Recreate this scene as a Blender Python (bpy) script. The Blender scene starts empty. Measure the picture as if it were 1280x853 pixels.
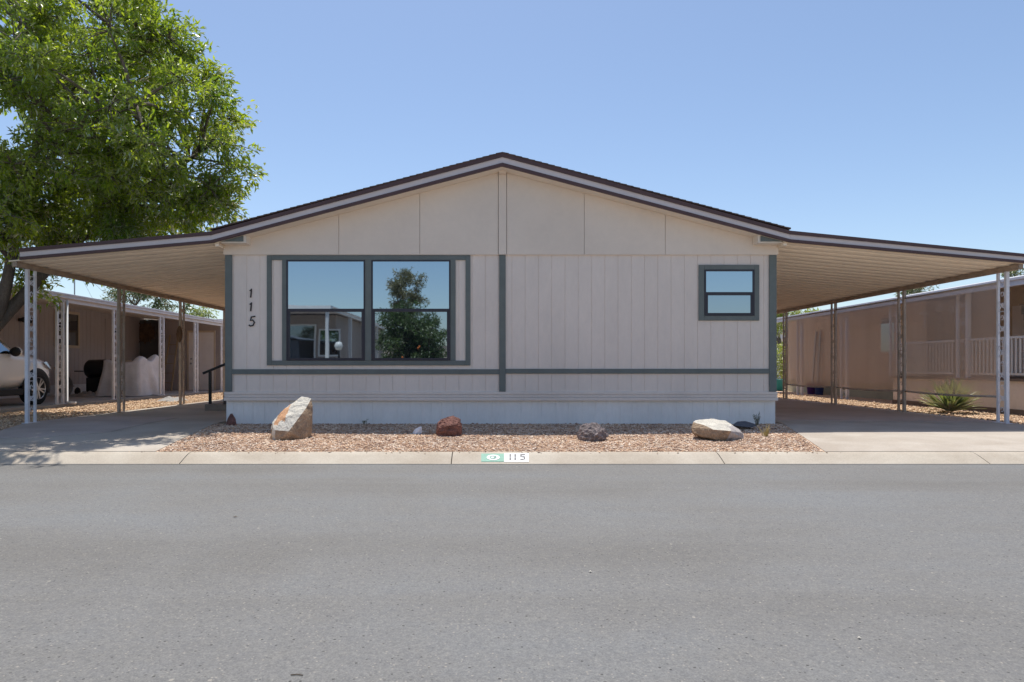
import bpy, math, random
import numpy as np
from mathutils import Vector, Matrix

random.seed(7)
rng = np.random.default_rng(11)
scene = bpy.context.scene
COL = scene.collection
R = math.radians

# ------------------------------------------------------------------ survey numbers
F = 853.333            # focal length in photo pixels (1280 wide)
CX, CY = 612.0, 459.0  # vanishing point
D = 10.3               # distance of the front wall
H = 0.857              # eye height above the house pad
ROAD = -0.143
def X(px, Y=D): return (px - CX) * Y / F
def Z(py, Y=D): return H + (CY - py) * Y / F

# ------------------------------------------------------------------ materials
def lin(r, g, b):
    f = lambda u: (u/255/12.92) if u/255 <= .04045 else ((u/255+.055)/1.055)**2.4
    return (f(r), f(g), f(b))

def new_mat(name):
    m = bpy.data.materials.new(name); m.use_nodes = True
    nt = m.node_tree; nt.nodes.clear()
    o = nt.nodes.new('ShaderNodeOutputMaterial')
    return m, nt, o

def N(nt, t, **kw):
    n = nt.nodes.new(t)
    for k, v in kw.items():
        if k in ('inputs',):
            for a, b in v.items(): n.inputs[a].default_value = b
        else: setattr(n, k, v)
    return n

def ramp(nt, stops, interp='LINEAR'):
    n = nt.nodes.new('ShaderNodeValToRGB'); cr = n.color_ramp; cr.interpolation = interp
    while len(cr.elements) < len(stops): cr.elements.new(.5)
    for e, (p, c) in zip(cr.elements, stops):
        e.position = p; e.color = (*c, 1)
    return n

def coords(nt, scale=(1, 1, 1)):
    t = nt.nodes.new('ShaderNodeTexCoord'); mp = nt.nodes.new('ShaderNodeMapping')
    mp.inputs['Scale'].default_value = scale
    nt.links.new(t.outputs['Object'], mp.inputs['Vector'])
    return mp.outputs['Vector']

def mat(name, col, rough=.6, var=.12, scale=6.0, stretch=(1, 1, 1), bump=0.0, bscale=60, metal=0.0, spec=.4, fine=.0, coat=0):
    """painted / weathered surface: base colour with two octaves of tonal wear and a bump"""
    m, nt, o = new_mat(name)
    b = N(nt, 'ShaderNodeBsdfPrincipled')
    b.inputs['Roughness'].default_value = rough; b.inputs['Metallic'].default_value = metal
    b.inputs['Specular IOR Level'].default_value = spec
    if coat: b.inputs['Coat Weight'].default_value = coat
    v = coords(nt, stretch)
    n1 = N(nt, 'ShaderNodeTexNoise', inputs={'Scale': scale, 'Detail': 6, 'Roughness': .65})
    nt.links.new(v, n1.inputs['Vector'])
    lo = tuple(max(0, c*(1-var)) for c in col); hi = tuple(min(1, c*(1+var)) for c in col)
    r = ramp(nt, [(.3, lo), (.7, hi)]); nt.links.new(n1.outputs['Fac'], r.inputs['Fac'])
    out = r.outputs['Color']
    if fine:
        n3 = N(nt, 'ShaderNodeTexNoise', inputs={'Scale': scale*14, 'Detail': 4, 'Roughness': .7})
        nt.links.new(v, n3.inputs['Vector'])
        r3 = ramp(nt, [(.3, (1-fine,)*3), (.7, (1+fine,)*3)]); nt.links.new(n3.outputs['Fac'], r3.inputs['Fac'])
        mx = N(nt, 'ShaderNodeMix', data_type='RGBA', blend_type='MULTIPLY'); mx.inputs['Factor'].default_value = 1
        nt.links.new(out, mx.inputs['A']); nt.links.new(r3.outputs['Color'], mx.inputs['B']); out = mx.outputs['Result']
    nt.links.new(out, b.inputs['Base Color'])
    if bump:
        n2 = N(nt, 'ShaderNodeTexNoise', inputs={'Scale': bscale, 'Detail': 5, 'Roughness': .6})
        nt.links.new(v, n2.inputs['Vector'])
        bp = N(nt, 'ShaderNodeBump', inputs={'Strength': bump, 'Distance': .02})
        nt.links.new(n2.outputs['Fac'], bp.inputs['Height']); nt.links.new(bp.outputs['Normal'], b.inputs['Normal'])
    nt.links.new(b.outputs['BSDF'], o.inputs['Surface'])
    return m

def leaf_mat(name, dark, light, gloss=.18, scale=1.3, trans=.38):
    m, nt, o = new_mat(name)
    v = coords(nt)
    n1 = N(nt, 'ShaderNodeTexNoise', inputs={'Scale': scale, 'Detail': 3}); nt.links.new(v, n1.inputs['Vector'])
    vo = N(nt, 'ShaderNodeTexNoise', inputs={'Scale': 17.0, 'Detail': 1}); nt.links.new(v, vo.inputs['Vector'])
    ad = N(nt, 'ShaderNodeMath', operation='ADD'); nt.links.new(n1.outputs['Fac'], ad.inputs[0])
    ad.inputs[1].default_value = 0
    ml = N(nt, 'ShaderNodeMath', operation='MULTIPLY_ADD'); nt.links.new(vo.outputs['Fac'], ml.inputs[0]); ml.inputs[1].default_value = .9
    ml.inputs[2].default_value = -.45
    nt.links.new(ml.outputs[0], ad.inputs[1])
    r = ramp(nt, [(.22, dark), (.78, light)]); nt.links.new(ad.outputs[0], r.inputs['Fac'])
    d = N(nt, 'ShaderNodeBsdfDiffuse'); t = N(nt, 'ShaderNodeBsdfTranslucent'); g = N(nt, 'ShaderNodeBsdfGlossy', inputs={'Roughness': .38})
    nt.links.new(r.outputs['Color'], d.inputs['Color'])
    hs = N(nt, 'ShaderNodeMix', data_type='RGBA', blend_type='MULTIPLY'); hs.inputs['Factor'].default_value = 1
    hs.inputs['B'].default_value = (1.5, 1.45, .55, 1)
    nt.links.new(r.outputs['Color'], hs.inputs['A']); nt.links.new(hs.outputs['Result'], t.inputs['Color'])
    m1 = N(nt, 'ShaderNodeMixShader', inputs={'Fac': trans}); nt.links.new(d.outputs[0], m1.inputs[1]); nt.links.new(t.outputs[0], m1.inputs[2])
    fr = N(nt, 'ShaderNodeFresnel', inputs={'IOR': 1.4})
    fm = N(nt, 'ShaderNodeMath', operation='MULTIPLY_ADD'); nt.links.new(fr.outputs[0], fm.inputs[0]); fm.inputs[1].default_value = .6; fm.inputs[2].default_value = gloss*.2
    m2 = N(nt, 'ShaderNodeMixShader'); nt.links.new(fm.outputs[0], m2.inputs[0]); nt.links.new(m1.outputs[0], m2.inputs[1]); nt.links.new(g.outputs[0], m2.inputs[2])
    nt.links.new(m2.outputs[0], o.inputs['Surface'])
    return m

def glass_mat(name, refl=.52, tint=(.76, .90, 1.0), inner=(.012, .014, .018), wob=.0012):
    """solar-coated window glass: mirror coating over a dark room"""
    m, nt, o = new_mat(name)
    g = N(nt, 'ShaderNodeBsdfGlossy', inputs={'Roughness': .015, 'Color': (*tint, 1)})
    d = N(nt, 'ShaderNodeBsdfDiffuse', inputs={'Color': (*inner, 1)})
    v = coords(nt, (1, 1, .6))
    n = N(nt, 'ShaderNodeTexNoise', inputs={'Scale': 1.6, 'Detail': 2}); nt.links.new(v, n.inputs['Vector'])
    bp = N(nt, 'ShaderNodeBump', inputs={'Strength': .5, 'Distance': wob}); nt.links.new(n.outputs['Fac'], bp.inputs['Height'])
    nt.links.new(bp.outputs['Normal'], g.inputs['Normal'])
    mx = N(nt, 'ShaderNodeMixShader', inputs={'Fac': refl}); nt.links.new(d.outputs[0], mx.inputs[1]); nt.links.new(g.outputs[0], mx.inputs[2])
    nt.links.new(mx.outputs[0], o.inputs['Surface'])
    return m

def gravel_mat(name, scale, cols, bump=.6):
    m, nt, o = new_mat(name)
    b = N(nt, 'ShaderNodeBsdfPrincipled'); b.inputs['Roughness'].default_value = .9; b.inputs['Specular IOR Level'].default_value = .2
    v = coords(nt)
    vo = N(nt, 'ShaderNodeTexVoronoi', inputs={'Scale': scale}); nt.links.new(v, vo.inputs['Vector'])
    sx = N(nt, 'ShaderNodeSeparateXYZ'); nt.links.new(vo.outputs['Color'], sx.inputs[0])
    n = len(cols)
    r = ramp(nt, [(i/n, c) for i, c in enumerate(cols)], 'CONSTANT'); nt.links.new(sx.outputs[0], r.inputs['Fac'])
    n1 = N(nt, 'ShaderNodeTexNoise', inputs={'Scale': 1.4, 'Detail': 5}); nt.links.new(v, n1.inputs['Vector'])
    r1 = ramp(nt, [(.3, (.82, .80, .80)), (.7, (1.12, 1.1, 1.06))]); nt.links.new(n1.outputs['Fac'], r1.inputs['Fac'])
    mx = N(nt, 'ShaderNodeMix', data_type='RGBA', blend_type='MULTIPLY'); mx.inputs['Factor'].default_value = 1
    nt.links.new(r.outputs['Color'], mx.inputs['A']); nt.links.new(r1.outputs['Color'], mx.inputs['B'])
    nt.links.new(mx.outputs['Result'], b.inputs['Base Color'])
    bp = N(nt, 'ShaderNodeBump', inputs={'Strength': bump, 'Distance': .012}); bp.invert = True
    nt.links.new(vo.outputs['Distance'], bp.inputs['Height']); nt.links.new(bp.outputs['Normal'], b.inputs['Normal'])
    nt.links.new(b.outputs['BSDF'], o.inputs['Surface'])
    return m

def asphalt_mat():
    m, nt, o = new_mat('asphalt')
    b = N(nt, 'ShaderNodeBsdfPrincipled'); b.inputs['Roughness'].default_value = .85; b.inputs['Specular IOR Level'].default_value = .3
    v = coords(nt); vs = coords(nt, (.10, 1.0, 1))
    L = nt.links.new
    band = N(nt, 'ShaderNodeTexNoise', inputs={'Scale': 1.5, 'Detail': 5, 'Roughness': .55}); L(vs, band.inputs['Vector'])
    big = N(nt, 'ShaderNodeTexNoise', inputs={'Scale': .6, 'Detail': 7, 'Roughness': .62, 'Distortion': .5}); L(v, big.inputs['Vector'])
    av = N(nt, 'ShaderNodeMath', operation='ADD'); L(band.outputs['Fac'], av.inputs[0]); L(big.outputs['Fac'], av.inputs[1])
    hf = N(nt, 'ShaderNodeMath', operation='MULTIPLY'); L(av.outputs[0], hf.inputs[0]); hf.inputs[1].default_value = .5
    r = ramp(nt, [(.36, (.158, .155, .150)), (.5, (.178, .178, .177)), (.64, (.184, .191, .198))]); L(hf.outputs[0], r.inputs['Fac'])
    col = r.outputs['Color']
    def mul(col, fac_out, stops):
        rr = ramp(nt, stops); L(fac_out, rr.inputs['Fac'])
        mx = N(nt, 'ShaderNodeMix', data_type='RGBA', blend_type='MULTIPLY'); mx.inputs['Factor'].default_value = 1
        L(col, mx.inputs['A']); L(rr.outputs['Color'], mx.inputs['B']); return mx.outputs['Result']
    # aggregate at three sizes: coarse grain survives at a distance, fine grain shows close up
    for sc, lo, hi in ((150, .70, 1.28), (48, .86, 1.14), (17, .95, 1.05)):
        n = N(nt, 'ShaderNodeTexNoise', inputs={'Scale': sc, 'Detail': 4, 'Roughness': .75}); L(v, n.inputs['Vector'])
        col = mul(col, n.outputs['Fac'], [(.32, (lo, lo, lo*1.01)), (.68, (hi, hi*.99, hi*.965))])
        if sc == 48: mid = n
    def specks(col, scale, thr, size, c, seed):
        mp = N(nt, 'ShaderNodeMapping'); mp.inputs['Location'].default_value = (seed, seed*.7, 0); L(v, mp.inputs['Vector'])
        st = N(nt, 'ShaderNodeTexVoronoi', inputs={'Scale': scale}); L(mp.outputs['Vector'], st.inputs['Vector'])
        sx = N(nt, 'ShaderNodeSeparateXYZ'); L(st.outputs['Color'], sx.inputs[0])
        p = N(nt, 'ShaderNodeMath', operation='GREATER_THAN'); L(sx.outputs[0], p.inputs[0]); p.inputs[1].default_value = thr
        q = N(nt, 'ShaderNodeMath', operation='LESS_THAN'); L(st.outputs['Distance'], q.inputs[0]); q.inputs[1].default_value = size
        z = N(nt, 'ShaderNodeMath', operation='MULTIPLY'); L(p.outputs[0], z.inputs[0]); L(q.outputs[0], z.inputs[1])
        h = N(nt, 'ShaderNodeMath', operation='MULTIPLY'); L(z.outputs[0], h.inputs[0]); L(sx.outputs[1], h.inputs[1])
        mx = N(nt, 'ShaderNodeMix', data_type='RGBA'); L(h.outputs[0], mx.inputs['Factor']); L(col, mx.inputs['A']); mx.inputs['B'].default_value = (*c, 1)
        return mx.outputs['Result']
    col = specks(col, 75, .80, .30, (.31, .285, .25), 0)
    col = specks(col, 60, .86, .30, (.055, .053, .05), 3.3)
    col = specks(col, 24, .965, .18, (.36, .33, .28), 7.1)
    L(col, b.inputs['Base Color'])
    bp = N(nt, 'ShaderNodeBump', inputs={'Strength': .6, 'Distance': .008}); L(mid.outputs['Fac'], bp.inputs['Height'])
    L(bp.outputs['Normal'], b.inputs['Normal']); L(b.outputs['BSDF'], o.inputs['Surface'])
    return m

def concrete_mat(name, col, stain=(.55, .48, .42), amount=.35, seed=0):
    m, nt, o = new_mat(name)
    b = N(nt, 'ShaderNodeBsdfPrincipled'); b.inputs['Roughness'].default_value = .88; b.inputs['Specular IOR Level'].default_value = .25
    v = coords(nt)
    n1 = N(nt, 'ShaderNodeTexNoise', inputs={'Scale': 1.1, 'Detail': 8, 'Roughness': .62, 'Distortion': .4}); nt.links.new(v, n1.inputs['Vector'])
    n2 = N(nt, 'ShaderNodeTexNoise', inputs={'Scale': 70, 'Detail': 5, 'Roughness': .75}); nt.links.new(v, n2.inputs['Vector'])
    r1 = ramp(nt, [(.38, tuple(c*(1-amount)+c*s*amount for c, s in zip(col, stain))), (.62, col)]); nt.links.new(n1.outputs['Fac'], r1.inputs['Fac'])
    r2 = ramp(nt, [(.3, (.84, .84, .84)), (.7, (1.12, 1.12, 1.12))]); nt.links.new(n2.outputs['Fac'], r2.inputs['Fac'])
    mx = N(nt, 'ShaderNodeMix', data_type='RGBA', blend_type='MULTIPLY'); mx.inputs['Factor'].default_value = 1
    nt.links.new(r1.outputs['Color'], mx.inputs['A']); nt.links.new(r2.outputs['Color'], mx.inputs['B'])
    nt.links.new(mx.outputs['Result'], b.inputs['Base Color'])
    bp = N(nt, 'ShaderNodeBump', inputs={'Strength': .25, 'Distance': .005}); nt.links.new(n2.outputs['Fac'], bp.inputs['Height'])
    nt.links.new(bp.outputs['Normal'], b.inputs['Normal']); nt.links.new(b.outputs['BSDF'], o.inputs['Surface'])
    return m

def mesh_fabric_mat():
    """open-weave shade cloth: you look through its holes"""
    m, nt, o = new_mat('shade_cloth')
    d = N(nt, 'ShaderNodeBsdfDiffuse'); t = N(nt, 'ShaderNodeBsdfTranslucent'); tr = N(nt, 'ShaderNodeBsdfTransparent')
    v = coords(nt, (1, 1.0, .12))
    n1 = N(nt, 'ShaderNodeTexNoise', inputs={'Scale': 2.2, 'Detail': 4}); nt.links.new(v, n1.inputs['Vector'])
    r = ramp(nt, [(.3, (.60, .465, .375)), (.7, (.68, .535, .435))]); nt.links.new(n1.outputs['Fac'], r.inputs['Fac'])
    nt.links.new(r.outputs['Color'], d.inputs['Color']); nt.links.new(r.outputs['Color'], t.inputs['Color'])
    m1 = N(nt, 'ShaderNodeMixShader', inputs={'Fac': .5}); nt.links.new(d.outputs[0], m1.inputs[1]); nt.links.new(t.outputs[0], m1.inputs[2])
    m2 = N(nt, 'ShaderNodeMixShader', inputs={'Fac': .38}); nt.links.new(m1.outputs[0], m2.inputs[1]); nt.links.new(tr.outputs[0], m2.inputs[2])
    nt.links.new(m2.outputs[0], o.inputs['Surface'])
    return m

M = {}
M['asphalt'] = asphalt_mat()
M['kerb'] = concrete_mat('kerb_concrete', (.52, .465, .385), amount=.45)
M['drive'] = concrete_mat('drive_concrete', (.485, .435, .375), amount=.4)
M['drive_brown'] = concrete_mat('stained_and_shade_concrete', (.52, .45, .41), amount=.35)  # also tones the sheet lying in the right carport's shade
M['slab'] = concrete_mat('slab_concrete', (.46, .43, .40), amount=.4)
GR = [lin(215, 186, 162), lin(190, 156, 130), lin(169, 140, 120), lin(225, 205, 183), lin(201, 168, 138), lin(142, 115, 101), lin(234, 219, 202), lin(197, 170, 148)]
M['gravel'] = gravel_mat('gravel_bed', 45, GR)
M['stones'] = gravel_mat('gravel_stones', 30, GR, 0)
M['stones2'] = gravel_mat('gravel_stones_tan', 30, [lin(214, 188, 158), lin(198, 168, 136), lin(180, 152, 126), lin(226, 204, 178), lin(160, 136, 116)], 0)
M['earth'] = mat('desert_earth', (.46, .39, .32), .95, .25, .8, bump=.4, bscale=30, fine=.15)
M['siding'] = mat('siding_paint', (.765, .675, .60), .65, .07, 1.2, (1, 1, .35), bump=.08, bscale=90, fine=.03)
M['gable'] = mat('gable_warm_bounce', (.765, .665, .565), .65, .05, .9, bump=.05, bscale=60, fine=.02)  # siding paint tinted warmer to stand in for ground bounce
M['skirt'] = mat('skirting_skylit', (.86, .845, .81), .6, .06, 1.4, (1, 1, .3), bump=.06, bscale=80, fine=.04)  # same paint as the walls, lightened to mimic sky light
M['green'] = mat('green_trim', lin(107, 114, 111), .55, .10, 5, bump=.08, bscale=120)
M['brown_metal'] = mat('brown_drip_edge', lin(84, 62, 62), .5, .12, 3, bump=.03)
M['fascia'] = mat('fascia_paint', lin(212, 203, 203), .55, .06, 2.2, (1, 1, 3))
M['soffit'] = mat('soffit_paint', (.80, .72, .62), .7, .05, 2)
M['shingle'] = mat('shingles', (.10, .07, .062), .95, .45, 9, bump=.6, bscale=60)
M['pan'] = mat('awning_pan', (.91, .795, .64), .5, .10, 1.6, (.5, 3, 1), bump=.02, fine=.05)
M['beam'] = mat('awning_beam', lin(165, 146, 128), .5, .22, 5, bump=.05)
M['post_white'] = mat('post_white_paint', lin(222, 223, 228), .45, .10, 7, bump=.05, fine=.08)
M['post_brown'] = mat('post_tan', lin(178, 167, 156), .5, .2, 9, bump=.08, fine=.1)  # darker tan for the rear posts and screen rails
M['frame'] = mat('bronze_window_frame', lin(56, 54, 62), .4, .10, 8)
M['glass'] = glass_mat('window_glass')
M['glass_screened'] = glass_mat('window_glass_behind_screen', .44, (.74, .87, .98))
M['black'] = mat('black_metal', (.016, .016, .018), .45, .2, 12, bump=.05)
M['digit'] = mat('iron_digit', (.03, .028, .028), .5, .1, 20)
M['white'] = mat('white_paint', (.72, .72, .72), .5, .06, 6)
M['sign_green'] = mat('sign_green', lin(136, 176, 158), .7, .10, 14, fine=.15)
M['sign_white'] = mat('sign_white', (.80, .80, .78), .7, .06, 14, fine=.1)
M['sign_grey'] = mat('sign_grey', lin(120, 118, 118), .7, .15, 30)
M['bark'] = mat('bark', (.14, .118, .10), .95, .4, 6, (1, 1, .25), bump=1.0, bscale=22, fine=.3)
M['leaf'] = leaf_mat('ash_leaf', (.125, .225, .03), (.37, .455, .055), gloss=.04, trans=.6)
M['leaf_far'] = leaf_mat('far_leaf', (.045, .085, .022), (.135, .185, .055), scale=.9)
M['leaf_dark'] = leaf_mat('citrus_leaf', (.035, .085, .015), (.10, .165, .03), scale=1.0)
M['leaf_pale'] = leaf_mat('pale_leaf', (.11, .12, .05), (.21, .20, .10), scale=1.4)
M['leaf_lime'] = leaf_mat('lime_leaf', (.16, .24, .03), (.34, .40, .055), scale=1.5, trans=.5)
M['yucca'] = leaf_mat('yucca_leaf', (.19, .27, .11), (.38, .44, .21), scale=6, trans=.35, gloss=.3)
M['weed'] = leaf_mat('weed_leaf', (.06, .09, .05), (.12, .15, .08), scale=6)
M['straw'] = leaf_mat('straw', (.38, .33, .12), (.55, .48, .22), scale=6)
M['rock_brown'] = mat('rock_brown', (.36, .26, .175), .95, .35, 7, bump=1.0, bscale=34, fine=.45)
M['rock_pale'] = mat('rock_pale', (.62, .58, .50), .9, .2, 9, bump=.9, bscale=40, fine=.3)
M['rock_orange'] = mat('rock_orange', (.56, .31, .17), .9, .3, 10, bump=.5, bscale=26, fine=.2)
M['rock_grey'] = mat('rock_grey', (.42, .38, .36), .9, .25, 9, bump=.6, bscale=24, fine=.2)
M['lava_red'] = mat('lava_red', (.20, .095, .075), .95, .5, 9, bump=1.0, bscale=22, fine=.4)
M['lava_dark'] = mat('lava_dark', (.20, .165, .16), .95, .7, 10, bump=1.0, bscale=24, fine=.5)
M['rock_slate'] = mat('rock_slate', (.10, .105, .12), .9, .2, 8, bump=.4)
M['shard'] = mat('white_stone', (.75, .77, .80), .7, .05, 8)
M['mesh'] = mesh_fabric_mat()
M['nb_wall'] = mat('mauve_siding', (.50, .455, .45), .75, .08, 1.5, (1, 1, .3), bump=.05, fine=.04)
M['nb_dark'] = mat('siding_in_shade', (.13, .122, .12), .8, .1, 2)  # dark tone carries the shade of the recess, not another paint
M['nb_shed'] = mat('shed_siding', (.42, .37, .365), .8, .08, 2)
M['nb_door'] = mat('door_paint', (.82, .78, .76), .5, .05, 3)
M['nb_trim'] = mat('window_trim_cream', (.62, .52, .40), .6, .06, 4)
M['nb_fascia'] = mat('aluminium_fascia', lin(205, 203, 210), .4, .06, 4)
M['nb_soffit'] = mat('awning_underside', (.75, .66, .56), .6, .08, 2)
M['nb_roof'] = mat('metal_roof', (.52, .52, .53), .5, .08, 2)
M['rn_wall'] = mat('beige_siding', (.74, .65, .59), .75, .06, 1.5, fine=.04)
M['rn_wall2'] = mat('tan_siding', (.68, .58, .48), .75, .08, 1.5)
M['rn_green'] = mat('olive_skirting', (.42, .41, .30), .8, .1, 2)
M['rn_base'] = mat('brown_base', (.19, .145, .12), .85, .15, 4)
M['car_paint'] = mat('pearl_white_paint', (.86, .86, .85), .25, .015, 2, coat=.8, spec=.5)
M['car_glass'] = glass_mat('car_glass', .35, (.8, .93, 1.0), (.01, .012, .014), 0.0)
M['plastic'] = mat('black_plastic', (.018, .018, .019), .6, .1, 10)
M['tyre'] = mat('tyre_rubber', (.014, .014, .014), .85, .15, 14, bump=.2)
M['rim'] = mat('alloy_rim', (.55, .55, .56), .3, .05, 5, metal=.8)
M['lamp_lens'] = glass_mat('headlight_lens', .3, (1, 1, 1), (.25, .25, .27), 0.0)
M['tarp'] = mat('grey_tarp', (.74, .73, .74), .65, .15, 2.5, bump=.5, bscale=6, fine=.05)
M['tarp_dark'] = mat('crumpled_cloth', (.30, .29, .28), .8, .2, 6, bump=.5, bscale=14)
M['wood'] = mat('ladder_wood', (.36, .27, .17), .75, .2, 6, (1, 1, .2))
M['rust'] = mat('rusty_metal', (.14, .085, .05), .75, .4, 9, bump=.3)
M['dark_glass'] = glass_mat('dark_window', .25, (.8, .9, 1), (.02, .018, .016), .001)
M['purple'] = mat('purple_plastic', (.10, .05, .30), .45, .08, 5)
M['blue'] = mat('blue_plastic', (.04, .09, .34), .45, .08, 5)
M['teal'] = mat('teal_plastic', (.03, .22, .25), .45, .08, 5)
M['step'] = mat('step_carpet', (.11, .095, .09), .95, .2, 9, bump=.3)
M['wood_grey'] = mat('weathered_board', (.30, .26, .22), .85, .2, 6)
M['orange'] = mat('orange_peel', (.62, .16, .03), .5, .1, 10)
M['globe'] = mat('lantern_globe', (.75, .75, .72), .35, .03, 5)
M['ac_wall'] = mat('facing_house_siding', (.34, .29, .26), .75, .06, 2)
M['dry'] = mat('dry_leaf', (.10, .075, .05), .9, .2, 10)
M['steel'] = mat('galvanised', (.30, .31, .33), .4, .1, 8, metal=.6)

# ------------------------------------------------------------------ mesh builder
class MB:
    def __init__(s): s.v, s.f, s.m, s.mi = [], [], [], 0
    def add(s, vs, fs, mi=None):
        b = len(s.v); s.v += [tuple(p) for p in vs]
        for f in fs: s.f.append([b+i for i in f]); s.m.append(s.mi if mi is None else mi)
        return s
    def box(s, x0, x1, y0, y1, z0, z1, mi=None):
        x0, x1 = sorted((x0, x1)); y0, y1 = sorted((y0, y1)); z0, z1 = sorted((z0, z1))
        vs = [(x, y, z) for z in (z0, z1) for y in (y0, y1) for x in (x0, x1)]
        return s.add(vs, [(0, 2, 3, 1), (4, 5, 7, 6), (0, 1, 5, 4), (2, 6, 7, 3), (0, 4, 6, 2), (1, 3, 7, 5)], mi)
    def prism(s, pts, vec, mi=None):
        n = len(pts); vec = Vector(vec)
        a = [Vector(p) for p in pts]; b = [p+vec for p in a]
        nrm = Vector((0, 0, 0))
        for i in range(n): nrm += a[i].cross(a[(i+1) % n])
        if nrm.dot(vec) > 0: a, b = a[::-1], b[::-1]
        fs = [tuple(range(n)), tuple(range(2*n-1, n-1, -1))]
        fs += [(i, i+n, (i+1) % n+n, (i+1) % n) for i in range(n)]
        return s.add(a+b, fs, mi)
    def xz(s, pts, y0, y1, mi=None): return s.prism([(x, y0, z) for x, z in pts], (0, y1-y0, 0), mi)
    def xy(s, pts, z0, z1, mi=None): return s.prism([(x, y, z0) for x, y in pts], (0, 0, z1-z0), mi)
    def yz(s, pts, x0, x1, mi=None): return s.prism([(x0, y, z) for y, z in pts], (x1-x0, 0, 0), mi)
    def tube(s, pts, rad, n=8, mi=None, cap=True):
        pts = [Vector(p) for p in pts]; k = len(pts)
        rad = rad if isinstance(rad, (list, tuple)) else [rad]*k
        rings = []; up = None
        for i, p in enumerate(pts):
            t = (pts[min(i+1, k-1)]-pts[max(i-1, 0)]).normalized()
            if up is None:
                up = Vector((0, 0, 1)) if abs(t.z) < .9 else Vector((1, 0, 0))
            u = t.cross(up); u = u.normalized() if u.length > 1e-5 else Vector((1, 0, 0)); w = u.cross(t).normalized(); up = w
            rings.append([p+(u*math.cos(2*math.pi*j/n)+w*math.sin(2*math.pi*j/n))*rad[i] for j in range(n)])
        vs = [q for r in rings for q in r]
        fs = [(i*n+j, i*n+(j+1) % n, (i+1)*n+(j+1) % n, (i+1)*n+j) for i in range(k-1) for j in range(n)]
        if cap: fs += [tuple(range(n))[::-1], tuple((k-1)*n+j for j in range(n))]
        return s.add(vs, fs, mi)
    def bar(s, a, b, w, h, mi=None):
        a, b = Vector(a), Vector(b); t = (b-a).normalized()
        up = Vector((0, 0, 1)) if abs(t.z) < .95 else Vector((0, 1, 0))
        u = t.cross(up).normalized()*w/2; q = u.cross(t).normalized()*h/2
        return s.prism([a+u+q, a-u+q, a-u-q, a+u-q], b-a, mi)
    def lathe(s, prof, c, axis='z', n=24, mi=None):
        vs, fs = [], []
        for (r, h) in prof:
            for j in range(n):
                a = 2*math.pi*j/n; p, q = r*math.cos(a), r*math.sin(a)
                vs.append((c[0]+p, c[1]+q, c[2]+h) if axis == 'z' else ((c[0]+h, c[1]+p, c[2]+q) if axis == 'x' else (c[0]+q, c[1]+h, c[2]+p)))
        k = len(prof)
        fs = [(i*n+j, i*n+(j+1) % n, (i+1)*n+(j+1) % n, (i+1)*n+j) for i in range(k-1) for j in range(n)]
        if prof[0][0] > 1e-4: fs.append(tuple(range(n))[::-1])
        if prof[-1][0] > 1e-4: fs.append(tuple((k-1)*n+j for j in range(n)))
        return s.add(vs, fs, mi)
    def build(s, name, mats, parent=None, smooth=False, bevel=0, loc=None):
        me = bpy.data.meshes.new(name); me.from_pydata(s.v, [], s.f); me.validate(verbose=False)
        mats = mats if isinstance(mats, (list, tuple)) else [mats]
        for m in mats: me.materials.append(M[m] if isinstance(m, str) else m)
        if len(me.polygons) == len(s.m): me.polygons.foreach_set('material_index', s.m)
        if smooth: me.polygons.foreach_set('use_smooth', [True]*len(me.polygons))
        me.update()
        o = bpy.data.objects.new(name, me); COL.objects.link(o)
        if bevel:
            b = o.modifiers.new('Bevel', 'BEVEL'); b.width = bevel; b.segments = 2; b.limit_method = 'ANGLE'; b.angle_limit = R(40)
        if parent is not None:
            o.parent = parent
            o.matrix_parent_inverse = Matrix.Translation(root_loc(parent)).inverted()
        return o

def root_loc(p):
    """where a parent stands in the world: only a thing's Empty carries a location, parts sit at the origin"""
    return p.location.copy() if p.parent is None else Vector((0, 0, 0))

def empty(name, loc, label=None, cat=None, group=None):
    o = bpy.data.objects.new(name, None); COL.objects.link(o); o.location = loc
    o.empty_display_size = .2
    return tag(o, label, cat, group)

def tag(o, label=None, cat=None, group=None, kind=None):
    if label: o['label'] = label
    if cat: o['category'] = cat
    if group: o['group'] = group
    if kind: o['kind'] = kind
    return o

def arrays_mesh(name, V, Fq, mname, parent=None, smooth=False):
    """V (n,3), Fq (m,k) -> mesh object, fast"""
    me = bpy.data.meshes.new(name)
    n, m, k = len(V), len(Fq), Fq.shape[1]
    me.vertices.add(n); me.vertices.foreach_set('co', V.astype(np.float32).ravel())
    me.loops.add(m*k); me.loops.foreach_set('vertex_index', Fq.astype(np.int32).ravel())
    me.polygons.add(m); me.polygons.foreach_set('loop_start', np.arange(0, m*k, k, dtype=np.int32))
    me.polygons.foreach_set('loop_total', np.full(m, k, dtype=np.int32))
    if smooth: me.polygons.foreach_set('use_smooth', np.ones(m, dtype=bool))
    me.update(calc_edges=True); me.validate(verbose=False)
    me.materials.append(M[mname])
    o = bpy.data.objects.new(name, me); COL.objects.link(o)
    if parent is not None:
        o.parent = parent; o.matrix_parent_inverse = Matrix.Translation(root_loc(parent)).inverted()
    return o

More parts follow.
